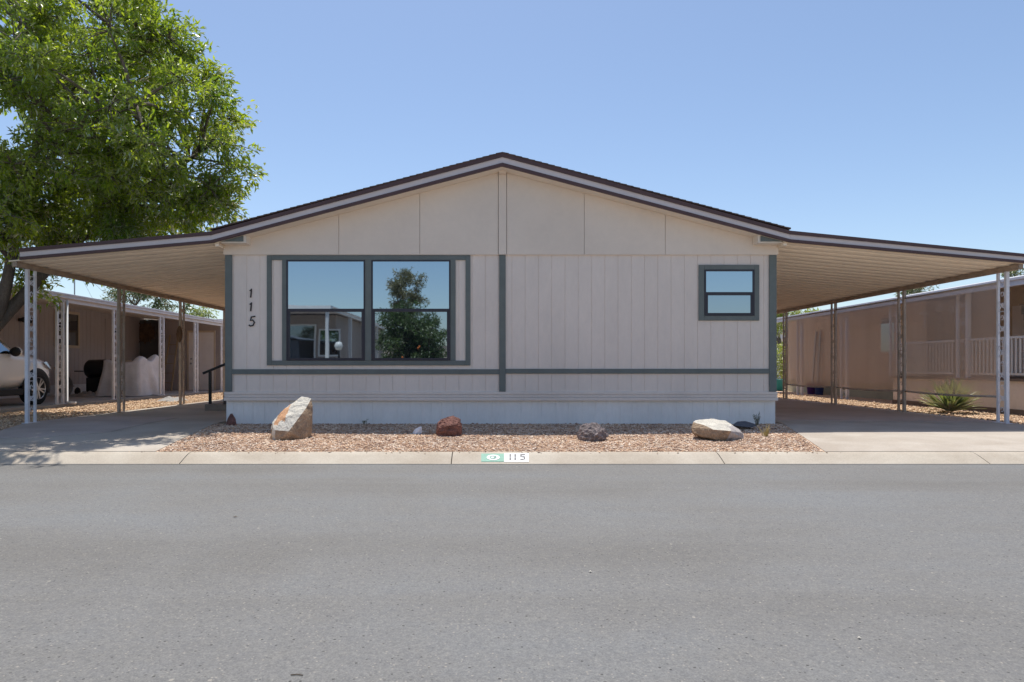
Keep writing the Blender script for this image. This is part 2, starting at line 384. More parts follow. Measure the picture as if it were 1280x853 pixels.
# ------------------------------------------------------------------ the setting
mb = MB()
prof = [(-500, -.09), (-1.62, -.09), (-1.3, -.19), (7.0, -.19), (7.32, -.10), (10.3, -.035), (500, -.035)]
for (ya, za), (yb, zb) in zip(prof, prof[1:]):
    mb.add([(-500, ya, za), (500, ya, za), (500, yb, zb), (-500, yb, zb)], [(0, 1, 2, 3)])
tag(mb.build('ground', 'earth'), kind='structure')
mb = MB(); mb.box(-200, 200, -1.3, 7.02, ROAD-.03, ROAD)
tag(mb.build('street', 'asphalt'), kind='structure')
def kerb_profile(sgn=1, y0=7.0):
    p = [(0, -.20), (0, ROAD+.006), (.03, ROAD+.018), (.10, ROAD+.045), (.19, ROAD+.078), (.25, ROAD+.092), (.30, ROAD+.095), (.30, -.20)]
    return [(y0+sgn*a, b) for a, b in p]
def kerb(name, sgn, y0, joints):
    m = MB(); e = [-120]+joints+[120]
    for a, b in zip(e, e[1:]): m.yz(kerb_profile(sgn, y0), a+.004, b-.004)
    return tag(m.build(name, 'kerb', bevel=.004), kind='structure')
J = [X(232, 7.15), X(565, 7.15), X(900, 7.15), X(1225, 7.15)]
kerb('kerb', 1, 7.0, [J[0]-8.2, J[0]-5.4, J[0]-2.75]+J+[J[3]+2.75, J[3]+5.5])
kerb('kerb_opposite', -1, -1.3, [-8, -5, -2, 1, 4, 7])

def gz(Y):                       # front yard slope
    if Y >= 10.3: return 0.0
    return -.048*(10.3-Y)/3.0
def sheet(name, poly, m, up, thick=.05):
    """poly in plan, following the yard slope"""
    mbs = MB()
    # split at Y = 10.3 where the slope breaks
    def clip(pp, keep):
        out = []
        for i in range(len(pp)):
            a, b = pp[i], pp[(i+1) % len(pp)]
            ia, ib = keep(a[1]), keep(b[1])
            if ia: out.append(a)
            if ia != ib:
                t = (10.3-a[1])/(b[1]-a[1]); out.append((a[0]+t*(b[0]-a[0]), 10.3))
        return out
    for keep in (lambda y: y >= 10.3, lambda y: y < 10.3):
        q = clip(poly, keep)
        if len(q) < 3: continue
        top = [Vector((x, y, gz(y)+up)) for x, y in q]
        n = len(top); bot = [p-Vector((0, 0, thick)) for p in top]
        ar = sum(top[i].x*top[(i+1) % n].y-top[(i+1) % n].x*top[i].y for i in range(n))
        if ar < 0: top.reverse(); bot.reverse()
        mbs.add(top+bot, [tuple(range(n))]+[tuple(range(2*n-1, n-1, -1))]+[(i, i+n, (i+1) % n+n, (i+1) % n) for i in range(n)])
    return tag(mbs.build(name, m), kind='structure')

GL = [(X(270, 10.4), 10.32), (X(195, 7.31), 7.305)]      # edges of the front bed
GRt = [(X(977, 10.4), 10.32), (X(1031, 7.31), 7.305)]
sheet('gravel_bed', [GL[1], GRt[1], GRt[0], GL[0]], 'gravel', -.004)
sheet('driveway', [(-7.08, 26), (-7.08, 10.4), (-6.6, 9.2), (-7.3, 7.305), GL[1], GL[0], (GL[0][0], 26)], 'drive', .004)
sheet('driveway_right', [(GRt[0][0], 26), GRt[0], GRt[1], (8.6, 7.305), (7.95, 10.2), (7.95, 26)], 'drive', .004)
# left: old brown-stained concrete; right: colour toned for the roof's shade
sheet('stained_slab', [(X(222, 11.5), 11.5), (X(140, 9.2), 9.15), (X(55, 8.6), 8.55), (-6.55, 8.35), (-6.62, 9.2), (-7.06, 10.4), (-7.06, 11.9)], 'drive_brown', .009, .02)
sheet('shade_toned_slab_right', [(4.6, 10.9), (7.93, 10.5), (7.93, 25.9), (4.6, 25.9)], 'drive_brown', .009, .02)
sheet('gravel_strip_left', [(-9.18, 30), (-9.18, 7.31), (-7.33, 7.31), (-6.63, 9.2), (-7.1, 10.4), (-7.1, 30)], 'gravel', -.004)
sheet('gravel_strip_right', [(7.97, 30), (7.97, 10.2), (8.62, 7.31), (14, 7.31), (14, 30)], 'gravel', -.004)
mb = MB(); mb.box(-16, -9.2, 7.4, 27, -.05, .05); mb.box(-9.2, -9.12, 7.4, 27, -.05, .062)
tag(mb.build('slab_neighbour', 'slab'), kind='structure')
mb = MB(); mb.box(-30, 30, -30, -1.62, -.1, -.035)
tag(mb.build('yard_opposite', 'drive'), kind='structure')

# loose stones
def scatter(name, n, inside, box, smin, smax, mname):
    x0, x1, y0, y1 = box
    P = np.empty((0, 2))
    while len(P) < n:
        q = np.column_stack([rng.uniform(x0, x1, n), rng.uniform(y0, y1, n)])
        P = np.vstack([P, q[inside(q[:, 0], q[:, 1])]])
    P = P[:n]
    s = rng.uniform(smin, smax, n)*(1+.8*(rng.random(n) > .94))
    base = np.array([(1, 0, 0), (.1, 1, .1), (-1, .1, 0), (0, -1, -.1), (.1, .1, .8), (0, 0, -.8)], float)
    V = base[None]*(s[:, None, None])*rng.uniform(.6, 1.25, (n, 6, 1))*np.array([1, 1, .75])
    a = rng.uniform(0, 6.283, n); c, sn = np.cos(a)[:, None], np.sin(a)[:, None]
    V = np.stack([V[:, :, 0]*c-V[:, :, 1]*sn, V[:, :, 0]*sn+V[:, :, 1]*c, V[:, :, 2]], 2)
    zz = np.where(P[:, 1] >= 10.3, 0, -.048*(10.3-P[:, 1])/3.0)-.004
    V += np.stack([P[:, 0], P[:, 1], zz+s*.35*rng.uniform(.2, 1.3, n)], 1)[:, None, :]
    T = np.array([(0, 1, 4), (1, 2, 4), (2, 3, 4), (3, 0, 4), (1, 0, 5), (2, 1, 5), (3, 2, 5), (0, 3, 5)])
    Fq = (T[None]+6*np.arange(n)[:, None, None]).reshape(-1, 3)
    return tag(arrays_mesh(name, V.reshape(-1, 3), Fq, mname), kind='stuff')
def in_bed(x, y):
    t = (y-7.31)/3.0
    return (x > GL[1][0]+(GL[0][0]-GL[1][0])*t+.02) & (x < GRt[1][0]+(GRt[0][0]-GRt[1][0])*t-.02)
scatter('gravel', 84000, in_bed, (-4.2, 4.5, 7.32, 10.3), .006, .0135, 'stones')
scatter('gravel_spill', 150, lambda x, y: rng.random(len(x)) < np.clip((y-7.08)/.24, 0, 1)**2, (GL[1][0]-.3, GRt[1][0]+.3, 7.2, 7.33), .006, .012, 'stones')
scatter('gravel_left', 17000, lambda x, y: (x < -7.1+.47*np.clip((10.4-y)/1.2, 0, 1)*(y > 9.2)), (-9.1, -6.7, 9.2, 24), .012, .026, 'stones2')
scatter('gravel_right', 14000, lambda x, y: x > 7.98, (7.98, 9.4, 9.5, 24), .012, .026, 'stones2')

# ------------------------------------------------------------------ the house
XL, XR = X(282), X(970)
FY = 10.0
bz = lambda px, py: (X(px, FY), Z(py, FY))
RIDGE, BL, BR = (628, 191.5), (264, 290), (987.5, 289)
house = empty('manufactured_house', (.17, D, 0), 'beige gabled manufactured house with green trim and twin front window', 'house')

def zroof(x):                   # underside of the roof over the house
    xr, zr = X(628, FY), Z(208, FY)
    if x <= xr:
        xb, zb = X(264, FY), Z(304, FY)
    else:
        xb, zb = X(987.5, FY), Z(303, FY)
    return zr+(zb-zr)*(x-xr)/(xb-xr)

# body and side walls
mb = MB(); mb.box(XL+.004, XR-.004, D+.07, 27.2, -.1, 2.62)
mb.build('wall', 'siding', house)
# grooved siding
def grooved(x0, x1, y0, y1, z0, z1, pitch, off=0, gw=.0065, gd=.006, jitter=0):
    pts = [(x0, y0)]; x = x0+off+pitch*.6
    while x < x1-.03:
        g = gw*(1 if jitter == 0 else random.uniform(.7, 1.7))
        pts += [(x-g/2, y0), (x-g/2+.001, y0+gd), (x+g/2-.001, y0+gd), (x+g/2, y0)]
        x += pitch*(1 if jitter == 0 else random.uniform(1-jitter, 1+jitter))
    pts += [(x1, y0), (x1, y1), (x0, y1)]
    m = MB(); m.xy(pts, z0, z1); return m
grooved(XL, XR, D, D+.07, Z(494), Z(319), .2).build('siding', 'siding', house)
m = grooved(XL+.01, XR-.01, D+.005, D+.07, -.12, Z(500.5), .19, jitter=.3, gw=.01)
m.build('skirting', 'skirt', house)
mb = MB(); mb.box(XL-.012, XR+.012, D-.03, D+.01, Z(493.5), Z(490)); mb.box(XL-.012, XR+.012, D-.024, D+.012, Z(496.5), Z(493.7)); mb.box(XL-.012, XR+.012, D-.05, D+.012, Z(501), Z(496.8))
mb.build('ledger_board', 'siding', house, bevel=.004)
# gable panels
seams = [280, 424, 525, 623, 633, 730, 831, 972]
mb = MB()
for a, b in zip(seams, seams[1:]):
    xa, xb = X(a)+.003, X(b)-.003
    xr = X(628, FY)
    y0 = D-.03 if a != 623 else D-.048
    top = [(xb, zroof(xb)-.002)]
    if xa < xr < xb: top.append((xr, zroof(xr)-.002))
    top.append((xa, zroof(xa)-.002))
    mb.xz([(xa, Z(319)), (xb, Z(319))]+top, y0, D+.05)
mb.box(X(281), X(971), D-.022, D+.04, Z(319)+.001, Z(318.2))
mb.build('gable_panel', 'gable', house)
mb = MB(); mb.box(X(623.4), X(632.6), D-.11, D-.05, Z(219.5), Z(212)-.02)
mb.build('ridge_block', 'gable', house)
# soffit along the rake
mb = MB(); e = .002
for xa, xb in ((X(266, FY), X(628, FY)), (X(628, FY), X(985.5, FY))):
    mb.xz([(xa, zroof(xa)), (xb, zroof(xb)), (xb, zroof(xb)+.02), (xa, zroof(xa)+.02)], FY+.032, 27.2)
mb.build('soffit', 'soffit', house)
# roof with shingle courses: stepped upper surface
th = .186
mb = MB()
for sgn, bpx in ((-1, BL), (1, BR)):
    xr = X(628, FY); xb = X(bpx[0], FY)
    mb.xz([(xb, zroof(xb)+.024), (xb, zroof(xb)+th-.004), (xr, zroof(xr)+th-.004), (xr, zroof(xr)+.024)], FY+.031, 27.29)
    n = 44; top = []
    for i in range(n):
        xa = xb+(xr-xb)*i/n; xc = xb+(xr-xb)*(i+1)/n
        top += [(xa, zroof(xa)+th+.022), (xc, zroof(xc)+th+.014)]
    mb.xz([(xb, zroof(xb)+th)]+top+[(xr, zroof(xr)+th+.024), (xr, zroof(xr)+th)], FY-.034, 27.3)
mb.build('roof', 'shingle', house)

def band(m, pts, f0, f1, y0, y1, mi):
    """strip of a fascia: pts = [(px, top, bottom)] in photo pixels on the plane Y = FY"""
    for (pa, ta, ba), (pb, tb, bb) in zip(pts, pts[1:]):
        l = lambda t, b, f: t+(b-t)*f
        q = [(pa, l(ta, ba, f0)), (pb, l(tb, bb, f0)), (pb, l(tb, bb, f1)), (pa, l(ta, ba, f1))]
        m.xz([(X(px, FY), Z(py, FY)) for px, py in q], y0, y1, mi)
def fascia(parent, pts):
    m = MB(); band(m, pts, .305, .745, FY, FY+.03, 0); m.build('fascia', 'fascia', parent)
    m = MB(); band(m, pts, .0, .30, FY-.028, FY+.03, 0); m.build('drip_edge', 'brown_metal', parent)
    m = MB(); band(m, pts, .75, 1, FY-.014, FY+.03, 0); m.build('fascia_trim', 'brown_metal', parent)
fascia(house, [(264, 290, 304), (628, 191.5, 208), (987.5, 289, 303)])
# boxed eave returns at the two corners
for s in (-1, 1):
    mpx = lambda p: p if s < 0 else 1254.5-p+(.5)
    g = [(mpx(273), 302), (mpx(304), 302), (mpx(304), 293)]
    m = MB(); m.xz([(X(p, 10.05), Z(q, 10.05)) for p, q in g], 10.045, 10.06); m.build('eave_return', 'green', house)
    g = [(mpx(274.5), 303.5), (mpx(307), 303.5), (mpx(307), 292), (mpx(300), 293.5)]
    m = MB(); m.xz([(X(p, 10.05), Z(q, 10.05)) for p, q in g], 10.062, 10.268); m.build('eave_box', 'soffit', house)
# green trim
def fbox(m, p0, p1, q0, q1, y0, y1, mi=None): return m.box(X(p0), X(p1), y0, y1, Z(q1), Z(q0), mi)
T0 = D-.022
for a, b, q1, in ((282, 290.5, 489.6), (961, 970, 489.6)):
    m = MB(); fbox(m, a, b, 319.3, q1, T0-.004, D-.001); m.build('corner_trim', 'green', house, bevel=.003)
m = MB(); fbox(m, 624, 632, 319.3, 489.6, T0-.004, D-.001); m.build('centre_batten', 'green', house, bevel=.003)
m = MB(); fbox(m, 290.6, 623.9, 461.8, 468, T0, D-.001); fbox(m, 632.1, 960.9, 461.3, 467.3, T0, D-.001); m.build('belt_trim', 'green', house, bevel=.003)
m = MB()
for a, b, c, d in ((334, 340, 319.6, 457), (582, 588, 319.6, 457), (340.05, 581.95, 319.6, 325.5), (340.05, 581.95, 451, 457),
                   (353, 358.5, 325.55, 450.95), (563, 569.5, 325.55, 450.95), (456.5, 464.5, 325.55, 450.95)):
    fbox(m, a, b, c, d, T0, D-.001)
m.build('window_surround', 'green', house, bevel=.003)
m = MB()
for a, b, c, d in ((873, 880, 331.5, 401), (942.5, 948.5, 331.5, 401), (880.05, 942.45, 331.5, 337.5), (880.05, 942.45, 395, 401)): fbox(m, a, b, c, d, T0, D-.001)
m.build('window_surround', 'green', house, bevel=.003)
def window(p0, p1, q0, q1, rail, fw, sash):
    m = MB(); y0 = D-.030; y1 = D-.0015
    fbox(m, p0, p0+fw, q0, q1, y0, y1); fbox(m, p1-fw, p1, q0, q1, y0, y1)
    fbox(m, p0+fw+.05, p1-fw-.05, q0, q0+fw, y0, y1); fbox(m, p0+fw+.05, p1-fw-.05, q1-fw, q1, y0, y1)
    w = m.build('window', 'frame', house, bevel=.002)
    m = MB(); fbox(m, p0+fw+.1, p1-fw-.1, rail-1.9, rail+1.9, y0-.004, y1)
    fbox(m, p0+fw+.1, p0+fw+sash, rail+1.95, q1-fw-.1, y0+.004, y1); fbox(m, p1-fw-sash, p1-fw-.1, rail+1.95, q1-fw-.1, y0+.004, y1)
    fbox(m, p0+fw+sash+.05, p1-fw-sash-.05, q1-fw-sash*.6, q1-fw-.1, y0+.004, y1)
    m.build('sash', 'frame', w, bevel=.002)
    m = MB(); fbox(m, p0+fw, p1-fw, q0+fw, rail-1.9, D-.012, D-.004); m.build('pane', 'glass', w)
    m = MB(); fbox(m, p0+fw+sash, p1-fw-sash, rail+1.9, q1-fw-sash*.6, D-.010, D-.004); m.build('pane', 'glass_screened', w)
window(358.6, 456.4, 325.6, 450.9, 388.2, 1.6, 2.6)
window(464.6, 562.9, 325.6, 450.9, 388.2, 1.6, 2.6)
window(880.1, 942.4, 337.6, 394.9, 367.5, 1.9, 2.4)
# house number, iron digits one above another
ONE = [(.28, .78), (.55, 1.0), (.50, .55), (.42, .02)]
FIVE = [(.98, .98), (.40, .92), (.28, .55), (.62, .62), (.86, .38), (.68, .08), (.30, .0), (.05, .12)]
def digit(strokes, p0, p1, q0, q1, parent):
    m = MB()
    for st in strokes:
        pts = [(X(p0+(p1-p0)*u), D-.012, Z(q1+(q0-q1)*v)) for u, v in st]
        m.tube(pts, .0105, 6)
    m.build('house_number', 'digit', parent, smooth=True)
digit([ONE], 310.5, 318, 361.5, 372.5, house)
digit([ONE], 310.5, 318, 378.5, 389.5, house)
digit([FIVE], 311, 319.5, 395.5, 408, house)

# ------------------------------------------------------------------ carports
PITCH = .2833
def pans(x0, z0, x1, z1, y0, y1, t=.010, rib=.06):
    """roof of interlocking pans, ribs running from the house to the beam"""
    prof = []; y = y0
    while y < y1:
        for dy, dz in ((0, -.012), (.006, -.012), (.007, 0), (.088, 0), (.094, .014), (.112, .014), (.118, 0), (.196, 0), (.202, -.012), (.208, -.012), (.212, rib*.5), (.218, rib), (.262, rib), (.268, rib*.5)):
            if y+dy < y1: prof.append((y+dy, dz))
        y += PITCH
    m = MB(); n = len(prof)
    vs = [(x0, y, z0+d) for y, d in prof]+[(x1, y, z1+d) for y, d in prof]+[(x0, y, z0+d+t) for y, d in prof]+[(x1, y, z1+d+t) for y, d in prof]
    fs = []
    for i in range(n-1):
        fs += [(i, i+1, n+i+1, n+i), (2*n+i, 3*n+i, 3*n+i+1, 2*n+i+1)]
        fs += [(i, 2*n+i, 2*n+i+1, i+1), (n+i, n+i+1, 3*n+i+1, 3*n+i)]
    m.add(vs, fs)
    return m

def lattice_post(parent, x, y, ztop, z0, matname, gap=.175, w=.05, w2=.036, name='post'):
    m = MB(); m.box(x-w/2, x+w/2, y-w/2, y+w/2, z0, ztop); m.box(x-w2/2, x+w2/2, y+gap-w2/2, y+gap+w2/2, z0, ztop)
    m.box(x-.05, x+.05, y-.06, y+gap+.05, z0-.001, z0+.008)
    p = m.build(name, matname, parent, bevel=.004)
    s = MB(); a, b = y+w/2, y+gap-w2/2; zz = z0+.12; k = 0
    while zz < ztop-.28:
        # an S scroll then a straight tie
        pts = [(x, a+(b-a)*(.5+.48*math.cos(t)), zz+.17*t/math.pi) for t in np.linspace(0 if k % 2 else math.pi, math.pi if k % 2 else 2*math.pi, 9)]
        s.tube(pts, .007, 5)
        cy = (a+b)/2; cz = zz+.085
        s.tube([(x, cy+.026*math.cos(t), cz+.034*math.sin(t)) for t in np.linspace(0, 5.4, 9)], .006, 5)
        zz += .17; k += 1
        if k % 3 == 0: s.box(x-.006, x+.006, a-.001, b+.001, zz+.004, zz+.016); zz += .02
    s.build('scrollwork', matname, p)
    return p

def carport(name, sgn, pts, xh, xo, label):
    """pts: fascia in photo pixels from the house outwards"""
    root = empty(name, (xo, D, 0), label, 'carport')
    fascia(root, pts)
    (pa, ta, ba), (pb, tb, bb) = pts[0], pts[-1]
    za = Z(ba, FY); zb = Z(bb, FY); xa = X(pa, FY); xb = X(pb, FY)
    zl = lambda x: za+(zb-za)*(x-xa)/(xb-xa)
    xe = xo+sgn*.085
    pans(xh, zl(xh)+.004, xe, zl(xe)+.004, FY+.034, 24.0).build('roof_pan', 'pan', root)
    zbm = zl(xo)-.008
    m = MB(); m.box(xo-.035, xo+.035, FY+.04, 24.0, zbm-.075, zbm); m.build('beam', 'beam', root, bevel=.006)
    # gutter lip outside the pan ends
    for i in range(5):
        lattice_post(root, xo, D+.02+2.553*i, zbm-.075, .004, 'post_white' if i == 0 else 'post_brown')
    # fixing flashing along the house wall
    m = MB(); m.box(xh, xh+sgn*.05, FY+.05, 24, zl(xh)-.045, zl(xh)-.003); m.build('ledger_channel', 'pan', root)
    return root
lc = carport('carport', -1, [(263.8, 290, 304), (24.6, 311, 325)], XL-.006, X(33), 'metal carport on lattice posts, left of the house, big tree overhead')
rc = carport('carport', 1, [(987.7, 289, 303), (1290, 318.8, 329.8)], XR+.006, X(1259.7), 'metal carport with brown mesh screens, right of the house')
# fascia end cap left
# rusted medallion hung on the third left post
m = MB(); yy = D+.02+2.553*2-.035; xm = X(33)
pts = []
for t in np.linspace(0, 2*math.pi, 17)[:-1]:
    pts.append((xm+.07*math.cos(t)*(1-.15*abs(math.sin(t))), Z(418, 15.4)+.19*math.sin(t)))
m.xz(pts, yy-.014, yy); m.xz([(xm+(a-xm)*.6, Z(418, 15.4)+(b-Z(418, 15.4))*.6) for a, b in pts], yy-.022, yy-.015)
tag(m.build('medallion', 'rust', bevel=.004), 'rusty brown oval medallion hung on a carport lattice post', 'ornament')

# mesh screens between the right posts
def screen(i, label):
    ya = D+.02+2.553*i+.175+.05; yb = D+.02+2.553*(i+1)-.06
    x = X(1259.7)+.004; z1 = 2.15; z0 = .40
    root = empty('shade_screen', (x, ya, z0), label, 'shade screen', 'brown mesh screens between the carport posts')
    n, k = 20, 10; vs = []; fs = []
    for a in range(n+1):
        for b in range(k+1):
            u = a/n; w = b/k
            vs.append((x+.012*math.sin(u*9+i)*math.sin(w*3.1)+.02*math.sin(math.pi*w)*math.sin(math.pi*u), ya+(yb-ya)*u, z0+(z1-z0)*w-.02*math.sin(math.pi*u)*(1-w)))
    fs = [(a*(k+1)+b, (a+1)*(k+1)+b, (a+1)*(k+1)+b+1, a*(k+1)+b+1) for a in range(n) for b in range(k)]
    m = MB(); m.add(vs, fs); m.build('mesh_cloth', 'mesh', root, smooth=True)
    m = MB(); m.tube([(x, ya-.03, z1), (x, yb+.03, z1)], .016, 8); m.build('top_rail', 'post_brown', root, smooth=True)
    m = MB(); m.tube([(x, ya+(yb-ya)*t, z0-.02*math.sin(math.pi*t)) for t in np.linspace(-.01, 1.01, 9)], .017, 8); m.build('bottom_rail', 'post_brown', root, smooth=True)
screen(0, 'brown mesh screen with the spiky plant showing behind it')
screen(1, 'middle one of the three brown mesh screens under the right carport')
screen(2, 'rearmost brown mesh screen, next to the house corner')

# entry ramp with handrail at the left side of the house
ramp_o = empty('entry_steps', (-4.9, 13.6, 0), 'low carpeted entry steps with black handrail beside the house corner', 'entry steps')
m = MB(); m.box(-5.55, -4.0, 13.3, 14.6, .004, .13); m.build('step', 'wood_grey', ramp_o, bevel=.006)
m = MB(); m.box(-5.2, -4.0, 13.32, 14.6, .131, .30); m.build('step', 'step', ramp_o, bevel=.006)
m = MB(); m.box(-4.8, -4.0, 13.34, 14.6, .301, .46); m.build('step', 'step', ramp_o, bevel=.006)
hx = X(264, 13.5)
m = MB(); m.bar((hx-.14, 13.45, Z(467, 13.5)), (-4.02, 13.45, Z(467, 13.5)+.68), .05, .045)
m.build('handrail', 'black', ramp_o, bevel=.006)
m = MB(); m.box(hx-.025, hx+.025, 13.43, 13.47, .13, Z(463.5, 13.5)); m.build('rail_post', 'black', ramp_o)

# ------------------------------------------------------------------ painted address on the kerb
def kp(px, f):     # point on the sloping kerb face
    y = 7.03+.19*f; p = kerb_profile()
    z = np.interp(y, [a for a, _ in p[1:7]], [b for _, b in p[1:7]])
    return Vector(((px-CX)*y/F, y, z))
KN = Vector((0, -.42, .9)).normalized()
def on_kerb(m, poly, lift):
    q = [kp(px, f)+KN*lift for px, f in poly]
    m.prism([v-KN*.0012 for v in q], KN*.0012)
def kstrip(m, p0, p1, f0, f1, lift, n=5):
    for i in range(n):
        a, b = f0+(f1-f0)*i/n, f0+(f1-f0)*(i+1)/n
        on_kerb(m, [(p0, a), (p1, a), (p1, b), (p0, b)], lift)
addr = empty('address_marking', tuple(kp(630, .5)), 'painted green and white house number patch on the kerb', 'address marking')
m = MB(); kstrip(m, 601.5, 630, .05, .95, .004); g = m.build('emblem_panel', 'sign_green', addr)
m = MB(); kstrip(m, 630.1, 661, .02, 1.0, .004); w = m.build('number_panel', 'sign_white', addr)
m = MB()
c0, r0, r1 = 616.5, 8.2, .29
pts = []
for a in range(24):
    t0, t1 = 2*math.pi*a/24, 2*math.pi*(a+1)/24
    on_kerb(m, [(c0+r0*math.cos(t0), .47+r1*math.sin(t0)), (c0+r0*math.cos(t1), .47+r1*math.sin(t1)), (c0+.05*math.cos(t1), .47+.002*math.sin(t1)), (c0+.05*math.cos(t0), .47+.002*math.sin(t0))], .0075)
m.build('emblem', 'sign_white', g)
m = MB()
for t0, t1 in zip(np.linspace(.5, 5.6, 12)[:-1], np.linspace(.5, 5.6, 12)[1:]):
    q = [(c0+k*4.6*math.cos(t), .47+k*.17*math.sin(t)) for k, t in ((1, t0), (1, t1), (.66, t1), (.66, t0))]
    on_kerb(m, q, .0105)
on_kerb(m, [(c0+.5, .50), (c0+4.2, .50), (c0+4.2, .42), (c0+.5, .42)], .0105)
m.build('emblem_letter', 'sign_green', g)
def kd(rects):
    m = MB()
    for a, b, c, d in rects: kstrip(m, a, b, c, d, .0075, 2)
    m.build('digit', 'sign_grey', w)
kd([(636.8, 638.8, .2, .47), (636.8, 638.8, .55, .84)])
kd([(643, 645, .2, .47), (643, 645, .55, .84)])
kd([(650.3, 656.3, .74, .84), (650.3, 652.1, .56, .73), (652.3, 656.0, .50, .60), (654.7, 656.5, .28, .49), (650.3, 654.6, .2, .29)])

# ------------------------------------------------------------------ rocks
import bmesh
from mathutils import noise as mnoise
def rock(name, hull, Yc, label, mats, pick, amp=.02, freq=6, sub=4, ridged=0, base_px=None, rough_smooth=False, group=None):
    """hull: points (px, py, depth offset) -> convex hull, subdivided and roughened"""
    bm = bmesh.new()
    for px, py, dy in hull:
        Y = Yc+dy; bm.verts.new(((px-CX)*Yc/F, Y, Z(py, Yc)))
    bmesh.ops.convex_hull(bm, input=bm.verts)
    bmesh.ops.triangulate(bm, faces=bm.faces)
    fi = {}
    for _ in range(sub): bmesh.ops.subdivide_edges(bm, edges=bm.edges, cuts=1, use_grid_fill=True, smooth=.12 if _ == 0 else 0)
    bm.normal_update()
    for f in bm.faces: f.material_index = pick(f.calc_center_median(), f.normal)
    off = Vector((Yc*3.1, hull[0][0]*.01, 1.7))
    for v in bm.verts:
        p = v.co*freq+off
        d = mnoise.noise(p)*.6+mnoise.noise(p*2.3)*.35+mnoise.noise(p*5.1)*.18
        if ridged: d = d*.7-ridged*(abs(mnoise.noise(p*1.3+Vector((9, 2, 4))))+.5*abs(mnoise.noise(p*3.1)))*1.3+.5*ridged
        v.co += v.normal*d*amp
    me = bpy.data.meshes.new(name); bm.to_mesh(me); bm.free()
    for x in mats: me.materials.append(M[x])
    if rough_smooth: me.polygons.foreach_set('use_smooth', [True]*len(me.polygons))
    o = bpy.data.objects.new(name, me); COL.objects.link(o)
    return tag(o, label, 'rock', group)

def pick1(c, n):
    px = CX+c.x*F/8.55; py = CY+(H-c.z)*F/8.55
    u = (py-505)+(px-383)*1.0      # along the slab
    if n.z > .22 and n.x < .55:  # pale slab; the tone also paints sun on upper-left faces
        if px < 362 and py < 530 and mnoise.noise(c*9) > -.35: return 2 if px > 346 else 1
        return 1
    if px < 352 and py > 528 and 346 < px and py < 548: return 1
    return 0
rock('standing_boulder', [(339, 548, -.05), (341, 528, .0), (349, 517, .05), (357, 512, .12), (370.6, 497.5, .22), (383.5, 499, .22), (386, 515, .16), (384.5, 550, .1),
      (366, 551, -.18), (352, 551, -.22), (349, 536, -.2), (368, 537, -.24), (381, 511, .05), (384, 550, -.05), (345, 549, .25), (380, 549, .3), (360, 520, -.1)], 8.5,
     'tall slanted boulder with pale sunlit-toned slab face and orange patch', ['rock_brown', 'rock_pale', 'rock_orange'], pick1, .022, 7)
rock('lava_rock', [(545, 541, 0), (547, 529, 0), (554, 523, .05), (566, 521, .08), (575, 525, .05), (577.5, 534, 0), (576, 545, 0), (551, 545.5, -.1), (570, 545.5, -.12), (560, 531, -.15), (551, 534, -.12),
      (571, 530, -.12), (552, 543, .25), (572, 543, .25), (562, 524, .2)], 8.8, 'rounded reddish brown lava rock at the edge of the house shadow', ['lava_red'], lambda c, n: 0, .022, 14, 5, ridged=.8)
rock('lava_rock', [(721.5, 545, 0), (724, 537, 0), (730, 531, .05), (741, 530, .08), (750, 531, .05), (753, 536, 0), (758, 538, 0), (761, 544, 0), (755, 549, -.08), (733, 553, -.14), (725, 551, -.08),
      (740, 541, -.16), (728, 548, .2), (757, 546, .22), (745, 534, .2)], 8.3, 'dark grey pitted lava rock right of the painted house number', ['lava_dark'], lambda c, n: 0, .024, 13, 5, ridged=.8)
def pick4(c, n):  # sun and shade painted by face direction: pale top, brown flank
    px = CX+c.x*F/8.4; py = CY+(H-c.z)*F/8.4
    k = mnoise.noise(c*7)*4
    if px+k > 914 - (py-528)*.6 and py > 533: return 2
    if n.z > .45 and px+k*2 > 884-(534-py)*1.2: return 1
    if n.z > .8: return 1
    return 0
rock('boulder', [(863.5, 535, 0), (868, 528, .05), (880, 525.8, .12), (897, 525, .14), (910, 527.5, .12), (922, 535, .08), (931, 543, .05), (929, 548.5, 0), (915, 550.5, -.08), (895, 550, -.16), (882, 546, -.18),
      (866, 541, -.05), (885, 535, -.2), (905, 537, -.2), (875, 545, .25), (925, 546, .3), (893, 528, .28)], 8.4, 'long low boulder with white sunlit-toned top and brown shade-toned flank', ['rock_brown', 'rock_pale', 'rock_grey'], pick4, .022, 6)
rock('red_stone', [(282.5, 531, 0), (296.5, 532, 0), (287, 517.5, .02), (289.5, 517, .03), (293, 523, -.02), (288, 532, -.08), (289, 532, .09), (284, 526, 0)], 10.12,
     'small pointed maroon stone at the left skirting corner', ['lava_red'], lambda c, n: 0, .008, 12, 3)
rock('white_shard', [(515.5, 542, 0), (527, 542, 0), (527, 533.5, .01), (523.5, 534, .01), (518.5, 537, .0), (520, 542.5, -.03), (525, 543, .05)], 8.95,
     'small white stone chip standing in the gravel', ['shard'], lambda c, n: 0, .002, 9, 2)
rock('slate_rock', [(917, 532, 0), (923, 527.5, .03), (933, 527, .05), (944, 530, .03), (946, 533, 0), (932, 533.5, -.1), (920, 534, .15), (940, 534, .15)], 9.55,
     'flat dark slate rock in shade behind the low boulder', ['rock_slate'], lambda c, n: 0, .008, 9, 3)

